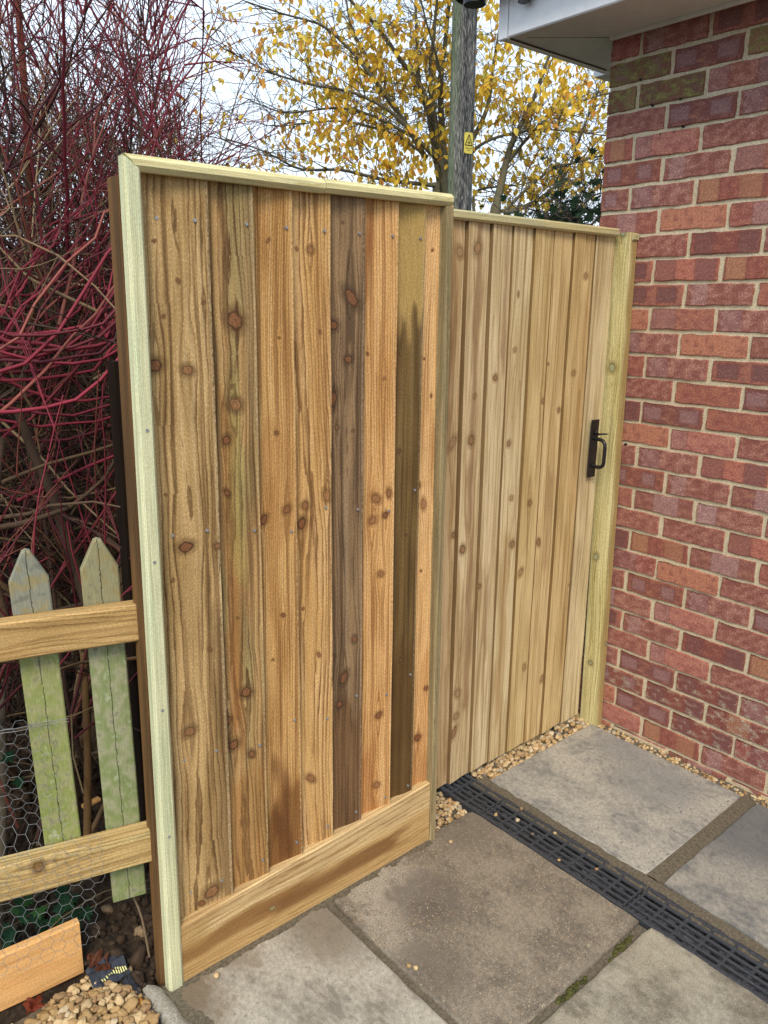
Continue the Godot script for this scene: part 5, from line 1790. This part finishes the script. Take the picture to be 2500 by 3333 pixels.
func shrubs() -> void:
	var r := RandomNumberGenerator.new()
	r.seed = 31
	var red := [lin(130, 46, 60), lin(146, 54, 68), lin(114, 42, 52), lin(152, 88, 76), lin(104, 46, 54)]
	var tan_ := [lin(150, 122, 92), lin(118, 96, 78), lin(96, 78, 66), lin(168, 146, 112), lin(84, 60, 54)]
	var d := thing("dogwood_shrub", "dense leafless dogwood shrub with crimson stems behind the pickets", "shrub")
	# tall stems leaning out and over, each with its side shoots
	var stem := func(p0: Vector3, dir: Vector3, ln: float, rad: float, c: Color, shoots: int, pull: Vector3, wander := 0.07) -> void:
		var g := Geo.new()
		var pts := clip(curve(p0, dir, ln, 14, wander, pull, r), r)
		if pts.size() < 6: return
		g.tube(pts, rad, maxf(rad * 0.3, 0.0014), 6, (c * 0.85).lerp(lin(88, 66, 58), 0.75 if p0.y < 0.2 else 0.0), c)
		for k in shoots:
			var at := r.randi_range(3, pts.size() - 1)
			var f: Vector3 = (pts[at] - pts[at - 1]).normalized()
			var d2: Vector3 = f * 0.9 + Vector3(r.randfn(), r.randfn() * 0.4 + 0.25, r.randfn()) * 0.7
			var l2 := r.randf_range(0.25, 0.8)
			var tw := clip(curve(pts[at], d2, l2, 8, 0.06, Vector3(0, 0.35, 0), r), r)
			g.tube(tw, rad * 0.5, 0.0012, 5, c, c * 0.8, false)
			for m in 3:
				var e := r.randi_range(1, tw.size() - 1)
				var tw2 := clip(curve(tw[e], (tw[e] - tw[e - 1]).normalized() + Vector3(r.randfn(), r.randfn() * 0.5 + 0.3, r.randfn()) * 0.5, l2 * 0.45, 4, 0.08, Vector3(0, 0.2, 0), r), r)
				g.tube(tw2, 0.0019, 0.0009, 4, c * 0.9, c * 0.6, false)
		put("stem", g.mesh(M.twig), d)
	for k in 64:
		var z := r.randf_range(-2.1, -0.35)
		var mid := -1.78 - z * 0.33            # the line of sight through the middle of the shrub
		var x := mid + r.randf_range(-0.6, 0.55)
		var dir := Vector3(r.randfn() * 0.28 + 0.12, 1.0, r.randfn() * 0.25)
		stem.call(Vector3(x, 0.0, z), dir, r.randf_range(1.9, 3.1), r.randf_range(0.004, 0.0085), (red[r.randi() % 5] if r.randf() < 0.75 else tan_[r.randi() % 5]) * r.randf_range(0.7, 1.1), r.randi_range(3, 6), Vector3(r.randf_range(-0.5, 0.9), r.randf_range(-0.4, 0.3), 0))
	for k in 36:      # shoots that start halfway up and fan out
		var z := r.randf_range(-1.6, -0.4)
		var mid := -1.78 - z * 0.33
		stem.call(Vector3(mid + r.randf_range(-0.35, 0.45), r.randf_range(0.9, 1.7), z), Vector3(r.randf_range(-0.7, 1.0), r.randf_range(0.4, 1.0), r.randfn() * 0.4), r.randf_range(0.7, 1.5), r.randf_range(0.003, 0.006), (red[r.randi() % 5] if r.randf() < 0.7 else tan_[r.randi() % 5]) * r.randf_range(0.7, 1.05), 4, Vector3(0.2, 0.5, 0))
	for k in 34:      # the arching layer that sags across at chest height
		var z := r.randf_range(-0.75, -0.2)
		var y := r.randf_range(1.28, 1.62)
		var x := -2.35 + r.randf_range(-0.1, 0.4)
		var g := Geo.new()
		var pts := []
		var sag := r.randf_range(0.04, 0.16)
		for i in 14:
			var t := i / 13.0
			pts.append(Vector3(x + t * r.randf_range(0.88, 0.92), y - sag * sin(PI * minf(t * 1.3, 1.0)) + 0.32 * smoothstep(0.5, 1.1, t) + r.randfn() * 0.004, z + 0.1 * sin(t * 3.0) - 0.1 * t))
		var c: Color = red[r.randi() % 5] * r.randf_range(0.7, 1.05)
		g.tube(pts, r.randf_range(0.004, 0.0075), 0.0025, 6, c, c)
		put("stem", g.mesh(M.twig), d)
	for k in 14:      # a few bright shoots low down, before the dark
		var z := r.randf_range(-0.5, -0.05)
		stem.call(Vector3(r.randf_range(-2.15, -1.65), r.randf_range(0.3, 0.8), z), Vector3(r.randf_range(-0.5, 0.9), 0.9, r.randfn() * 0.2), r.randf_range(0.5, 1.1), r.randf_range(0.0025, 0.0045), red[r.randi() % 5] * 0.8, 1, Vector3(0.4, 0.2, 0))
	# old grey-brown wood
	var o := thing("old_hedge", "old tangled hedge of grey-brown bare branches among the red stems", "hedge")
	for k in 56:
		var z := r.randf_range(-2.2, -0.30)
		var mid := -1.78 - z * 0.33
		var g := Geo.new()
		var c: Color = tan_[r.randi() % 5] * r.randf_range(0.55, 1.1)
		var rad := r.randf_range(0.010, 0.024)
		if k == 0: rad = 0.019
		var p0 := Vector3(mid + r.randf_range(-0.5, 0.6), 0.0, z)
		var dir := Vector3(r.randfn() * 0.35, 1.0, r.randfn() * 0.25)
		if k == 0:
			p0 = Vector3(-1.64, 0.0, -1.15); dir = Vector3(0.10, 1, 0.05); c = lin(126, 64, 50)
		var pts := clip(curve(p0, dir, (r.randf_range(1.0, 1.65) if rad > 0.013 else r.randf_range(1.3, 2.4)) if k else 3.0, 12, 0.10 if k else 0.02, Vector3(r.randfn() * 0.3, 0, 0) if k else Vector3.ZERO, r), r)
		g.tube(pts, rad, rad * 0.45, 7, c, c)
		for m in 4:
			var at := r.randi_range(1, pts.size() - 1)
			var tw := clip(curve(pts[at], Vector3(r.randfn(), r.randf() * 0.8, r.randfn()), r.randf_range(0.3, 0.9), 8, 0.16, Vector3.ZERO, r), r)
			g.tube(tw, rad * 0.4, 0.002, 5, c, c * 1.1, false)
		put("branch", g.mesh(M.bark), o)
	for k in 105:     # dead horizontal sticks caught in it
		var z := r.randf_range(-1.6, -0.25)
		var mid := -1.8 - z * 0.33
		var c: Color = tan_[r.randi() % 5] * r.randf_range(0.5, 1.3) * (0.6 if k % 3 else 1.0)
		var g := Geo.new()
		var p0 := Vector3(mid + r.randf_range(-0.6, 0.3), r.randf_range(0.8, 1.75), z)
		var pts := clip(curve(p0, Vector3(r.randf_range(0.4, 1.0), r.randfn() * 0.4, r.randfn() * 0.5), r.randf_range(0.4, 1.1), 9, 0.13, Vector3(0, r.randf_range(-0.5, 0.3), 0), r), r)
		g.tube(pts, r.randf_range(0.0025, 0.0065), 0.0015, 5, c, c)
		for m in 2:
			var at := r.randi_range(1, pts.size() - 1)
			g.tube(clip(curve(pts[at], Vector3(r.randfn(), r.randfn(), r.randfn()), 0.25, 5, 0.2, Vector3.ZERO, r), r), 0.002, 0.001, 4, c, c, false)
		put("stick", g.mesh(M.twig), o)
	# masses of fine twigs nobody could count
	var protos := []
	for k in 6:
		var g := Geo.new()
		for m in 3:
			var pts := curve(Vector3.ZERO, Vector3(r.randfn() * 0.4, 1, r.randfn() * 0.4), 1.0, 8, 0.12, Vector3.ZERO, r)
			g.tube(pts, 0.006, 0.002, 4, Color.WHITE, Color.WHITE, false)
			for q in 4:
				var e := r.randi_range(2, 7)
				g.tube(curve(pts[e], (pts[e] - pts[e - 1]).normalized() + Vector3(r.randfn(), r.randfn(), r.randfn()) * 0.6, 0.4, 4, 0.15, Vector3.ZERO, r), 0.003, 0.0015, 3, Color.WHITE, Color.WHITE, false)
		protos.append(g.mesh(M.twig))
	for k in 6:
		var xs := []
		var cs := []
		var xr := []
		var cr := []
		for m in 250:
			var z: float = -0.62 - 2.0 * r.randf()
			var mid := -1.78 - z * 0.33
			var y := r.randf_range(0.0, 1.55) if m < 170 else r.randf_range(1.2, 1.9 - z * 0.1)
			var b := Basis.from_euler(Vector3(r.randfn() * 0.8, r.randf() * TAU, r.randfn() * 0.8)).scaled(Vector3.ONE * r.randf_range(0.25, 0.6))
			xs.append(Transform3D(b, Vector3(mid + r.randf_range(-0.75, 0.85) - 0.3 * smoothstep(1.2, 1.6, y), y, z)))
			cs.append(tan_[r.randi() % 5] * r.randf_range(0.2, 0.65))
		for m in 20:
			var z := -0.4 - 1.9 * r.randf()
			var mid := -1.70 - z * 0.36
			var b := Basis.from_euler(Vector3(r.randfn() * 0.4, r.randf() * TAU, r.randfn() * 0.4 - 0.2)).scaled(Vector3.ONE * r.randf_range(0.3, 0.65))
			xr.append(Transform3D(b, Vector3(minf(mid + r.randf_range(-0.6, 0.6), -1.62 - 0.55 * z), r.randf_range(1.4, 2.4), z)))
			cr.append(red[r.randi() % 5] * r.randf_range(0.5, 1.1))
		multi("fine_twigs", protos[k], xs, cs, o)
		multi("fine_twigs", protos[k], xr, cr, d)
	# dark leafy mass added behind it all to give the thicket its shade
	var e := thing("dark_backing", "dark leafy backing added far behind the bare branches for shaded depth", "hedge")
	var lv := ivy_leaf(5)
	var xs2 := []
	var cs2 := []
	for k in 9000:
		var z := -2.7 - 0.8 * r.randf()
		var x := r.randf_range(-2.6, 0.6)
		var y := r.randf_range(0.0, 1.72 + 0.12 * sin(x * 7.0))
		xs2.append(Transform3D(Basis.from_euler(Vector3(r.randf_range(-1.0, 0.4), r.randf() * TAU, r.randf_range(-0.6, 0.6))).scaled(Vector3.ONE * r.randf_range(0.03, 0.06)), Vector3(x, y, z)))
		var c := lin(40, 52, 34) * r.randf_range(0.3, 1.2)
		if r.randf() < 0.035: c = lin(150, 150, 50)
		cs2.append(c)
	multi("foliage", lv.mesh(M.leaf), xs2, cs2, e)
	for k in 8:
		var g := Geo.new()
		var x := -2.4 + k * 0.4
		g.tube(curve(Vector3(x, -0.05, -3.1), Vector3(r.randfn() * 0.2, 1, 0), 1.7, 8, 0.1, Vector3.ZERO, r), 0.02, 0.008, 6, lin(60, 50, 42), lin(60, 50, 42))
		put("trunk", g.mesh(M.bark), e)


# ---------------------------------------------------------------- small things on the ground
func litter() -> void:
	var r := RandomNumberGenerator.new()
	r.seed = 55
	# offcut plank holding the bank
	var s := Geo.new()
	s.bar(Vector3(-1.907, 0.060, 0.055), Vector3(-2.45, 0.068, 0.025), Vector3(0, 0, 1), 0.022, 0.142, 0.003, 6, 0, 0, 0.001, 2)
	tag(put("plank", s.mesh(M.sleeper)), "clean orange-tan plank on edge holding soil back from gravel", "plank")
	# weed membrane with yellow ticks
	var w := Geo.new()
	var n := noise(77, 1.0, 2)
	var flap := func(u: float, v: float) -> Vector3:
		var p := Vector3(lerpf(-1.915, -1.832, u), 0.0, lerpf(0.100, 0.158, v))
		p.y = 0.008 + 0.030 * (1.0 - v) * (0.6 + 0.4 * u) + n.get_noise_2d(u * 2.0, v * 2.0) * 0.012
		return p
	for i in 10:
		for j in 6:
			var a: Vector3 = flap.call(i / 10.0, j / 6.0)
			var b: Vector3 = flap.call((i + 1) / 10.0, j / 6.0)
			var c: Vector3 = flap.call((i + 1) / 10.0, (j + 1) / 6.0)
			var d: Vector3 = flap.call(i / 10.0, (j + 1) / 6.0)
			w.quad(a, b, c, d, Vector3.UP)
	for k in 150:     # frayed strip along the edging
		var z := r.randf_range(0.15, 0.6)
		var x := -1.836 - r.randf() * 0.012
		var y := 0.002 + r.randf() * 0.012
		w.tube([Vector3(x, y, z), Vector3(x + r.randf_range(-0.004, 0.012), y + 0.006, z + r.randf_range(-0.03, 0.03))], 0.0007, 0.0004, 3, Color.WHITE, Color.WHITE, false)
	for i in 30:
		var z0 := 0.14 + i * 0.02
		w.quad(Vector3(-1.856, -0.006, z0), Vector3(-1.836, 0.009 + n.get_noise_1d(i * 0.8) * 0.003, z0), Vector3(-1.836, 0.009 + n.get_noise_1d(i * 0.8 + 0.8) * 0.003, z0 + 0.02), Vector3(-1.856, -0.006, z0 + 0.02), Vector3(-1, 1, 0))
	var wn := thing("weed_membrane", "torn blue-black weed membrane with yellow stitch marks beside the gravel", "membrane")
	put("sheet", w.mesh(M.membrane), wn)
	var tk := Geo.new()
	for k in 11:
		var u := 0.28 + k * 0.066
		var a: Vector3 = flap.call(u, 0.62) + Vector3(0, 0.004, 0)
		var b: Vector3 = flap.call(u, 0.80) + Vector3(0, 0.004, 0)
		var o := Vector3(0.0014, 0, 0)
		tk.quad(a - o, a + o, b + o, b - o, Vector3.UP)
	put("stitch_marks", tk.mesh(M.tick), wn)
	# fallen leaves
	for q in [["crumpled brown oak leaf on the soil beside the membrane", Vector3(-1.885, 0.035, 0.105), 0.042, 0.6, lin(120, 76, 58)], ["curled russet leaf at the plank's foot on the gravel", Vector3(-2.035, 0.03, 0.125), 0.038, 2.4, lin(136, 66, 44)]]:
		var g := Geo.new()
		var N := 10
		var nn := noise(int(q[3] * 10), 1.0, 2)
		var lobes := func(t: float) -> float: return sin(PI * clampf(t, 0.02, 0.99)) * (0.32 + 0.13 * sin(t * 22.0))
		var pt := func(t: float, side: float) -> Vector3:
			var h: float = lobes.call(t) * side
			return Vector3(h, 0.35 * absf(h) + nn.get_noise_2d(t * 3.0, side) * 0.25, t - 0.5)
		for i in N * 2:
			var t0 := float(i) / (N * 2)
			var t1 := float(i + 1) / (N * 2)
			for sd in [-1.0, -0.5, 0.0, 0.5]:
				g.quad(pt.call(t0, sd), pt.call(t1, sd), pt.call(t1, sd + 0.5), pt.call(t0, sd + 0.5), Vector3.UP, q[4])
		g.tube([Vector3(0, 0.0, 0.5), Vector3(0.05, 0.1, 0.8)], 0.02, 0.012, 5, q[4] * 0.7, q[4] * 0.7)
		var o := put("fallen_leaf", g.mesh(M.leaf))
		o.transform = Transform3D(Basis.from_euler(Vector3(0.3, q[3], 0.2)).scaled(Vector3.ONE * q[2] * 1.5), q[1])
		tag(o, q[0], "leaf")
	# ivy by the plank
	var iv := thing("ivy_plant", "trailing dark green ivy between the lower rail and the plank", "ivy")
	var vine := Geo.new()
	for k in 7:
		var z := r.randf_range(-0.08, 0.03)
		var pts := curve(Vector3(-2.25 + k * 0.05, 0.06 + r.randf() * 0.08, z), Vector3(1, 0.25, 0.1), 0.36, 10, 0.15, Vector3(0, 0.2, 0), r)
		vine.tube(pts, 0.0022, 0.001, 5, lin(96, 84, 62), lin(96, 84, 62))
	put("vine", vine.mesh(M.twig), iv)
	for c in 3:
		var g := ivy_leaf(1)
		for i in g.c.size(): g.c[i] *= [lin(52, 92, 62), lin(66, 108, 66), lin(40, 74, 52)][c]
		M["ivy%d" % c] = g.mesh(M.leaf)
	for k in 95:
		var o := put("leaf", M["ivy%d" % (r.randi() % 3)], iv)
		var x := r.randf_range(-2.25, -1.86)
		var y := r.randf_range(0.06, 0.235) - 0.14 * smoothstep(-1.96, -1.86, x)
		if k > 84:
			x = r.randf_range(-2.2, -1.95); y = r.randf_range(0.4, 0.8)
		o.transform = Transform3D(Basis.from_euler(Vector3(r.randf_range(-1.1, 0.1), r.randfn() * 0.7 - 0.4, r.randfn() * 0.6)).scaled(Vector3.ONE * r.randf_range(0.014, 0.026)), Vector3(x, maxf(y, 0.07), r.randf_range(-0.10, 0.035) - (0.15 if k > 84 else 0.0)))
	# sticks, chips and stones on the soil
	var chip := Geo.new()
	chip.bar(Vector3(-1.745, 0.13, -0.36), Vector3(-1.695, 0.128, -0.37), Vector3.UP, 0.012, 0.018, 0.003)
	tag(put("wood_chip", chip.mesh(M.sleeper)), "small orange wood chip on dark soil between the two pickets", "wood chip")
	var lab := ["straight brown stick leaning up beside the slimmer picket", "short cut stick with a pale end lying on the soil between the pickets", "long grey stick lying low behind the netting", "thin bent dead stalk standing in soil by the brown post"]
	var sp := [[Vector3(-1.83, 0.12, -0.10), Vector3(-1.72, 0.62, -0.30), 0.011, lin(120, 92, 60)], [Vector3(-1.80, 0.10, -0.22), Vector3(-1.71, 0.18, -0.27), 0.008, lin(122, 98, 74)], [Vector3(-2.06, 0.06, -0.05), Vector3(-1.90, 0.52, -0.42), 0.012, lin(110, 98, 84)], [Vector3(-1.775, 0.0, 0.13), Vector3(-1.80, 0.20, 0.09), 0.003, lin(150, 128, 104)]]
	for k in 4:
		var g := Geo.new()
		g.tube(smooth_line([sp[k][0], (sp[k][0] + sp[k][1]) * 0.5 + Vector3(0.008, 0.01, 0), sp[k][1]], 8), sp[k][2], sp[k][2] * 0.8, 8, sp[k][3], sp[k][3])
		tag(put("stick", g.mesh(M.bark)), lab[k], "stick")
	var spots := [[-1.68, 0.285, "lone tan pebble on the pale slab close to the gravel board"], [-0.93, 0.30, "small pebble on the brown slab close to the gravel by the fence end"], [-1.318, 0.55, "pebble of the pair at the brown slab's joint, closer to the fence"], [-1.31, 0.565, "pebble of the pair at the brown slab's joint, farther from the fence"],
		[-0.705, 0.36, "pale pebble lying midway across the middle drain grating"], [-0.72, 0.43, "dull brown pebble caught in the middle drain grating"], [-0.665, 0.47, "tan pebble on the drain grating's edge by the grey slab"], [-0.75, 0.55, "small tan pebble on the drain edge beside the brown slab"], [-0.70, 0.64, "tan pebble toward the far end of the middle drain grating from the gate"], [-0.652, 0.33, "pebble at the mortar side of the drain near the gate"], [-0.735, 0.30, "pebble on the drain grating just in front of the gravel patch"]]
	for q in spots:
		var s2 := r.randf_range(0.004, 0.007)
		var o := put("pebble", pebble(r.randi() % 50, 0.7, stone_colour(r)).mesh(M.stone))
		o.transform = Transform3D(Basis.from_euler(Vector3(0, r.randf() * 6, 0)).scaled(Vector3.ONE * s2), Vector3(q[0], s2 * 0.6, q[1]))
		tag(o, q[2], "pebble", "stray pebbles on the paving")
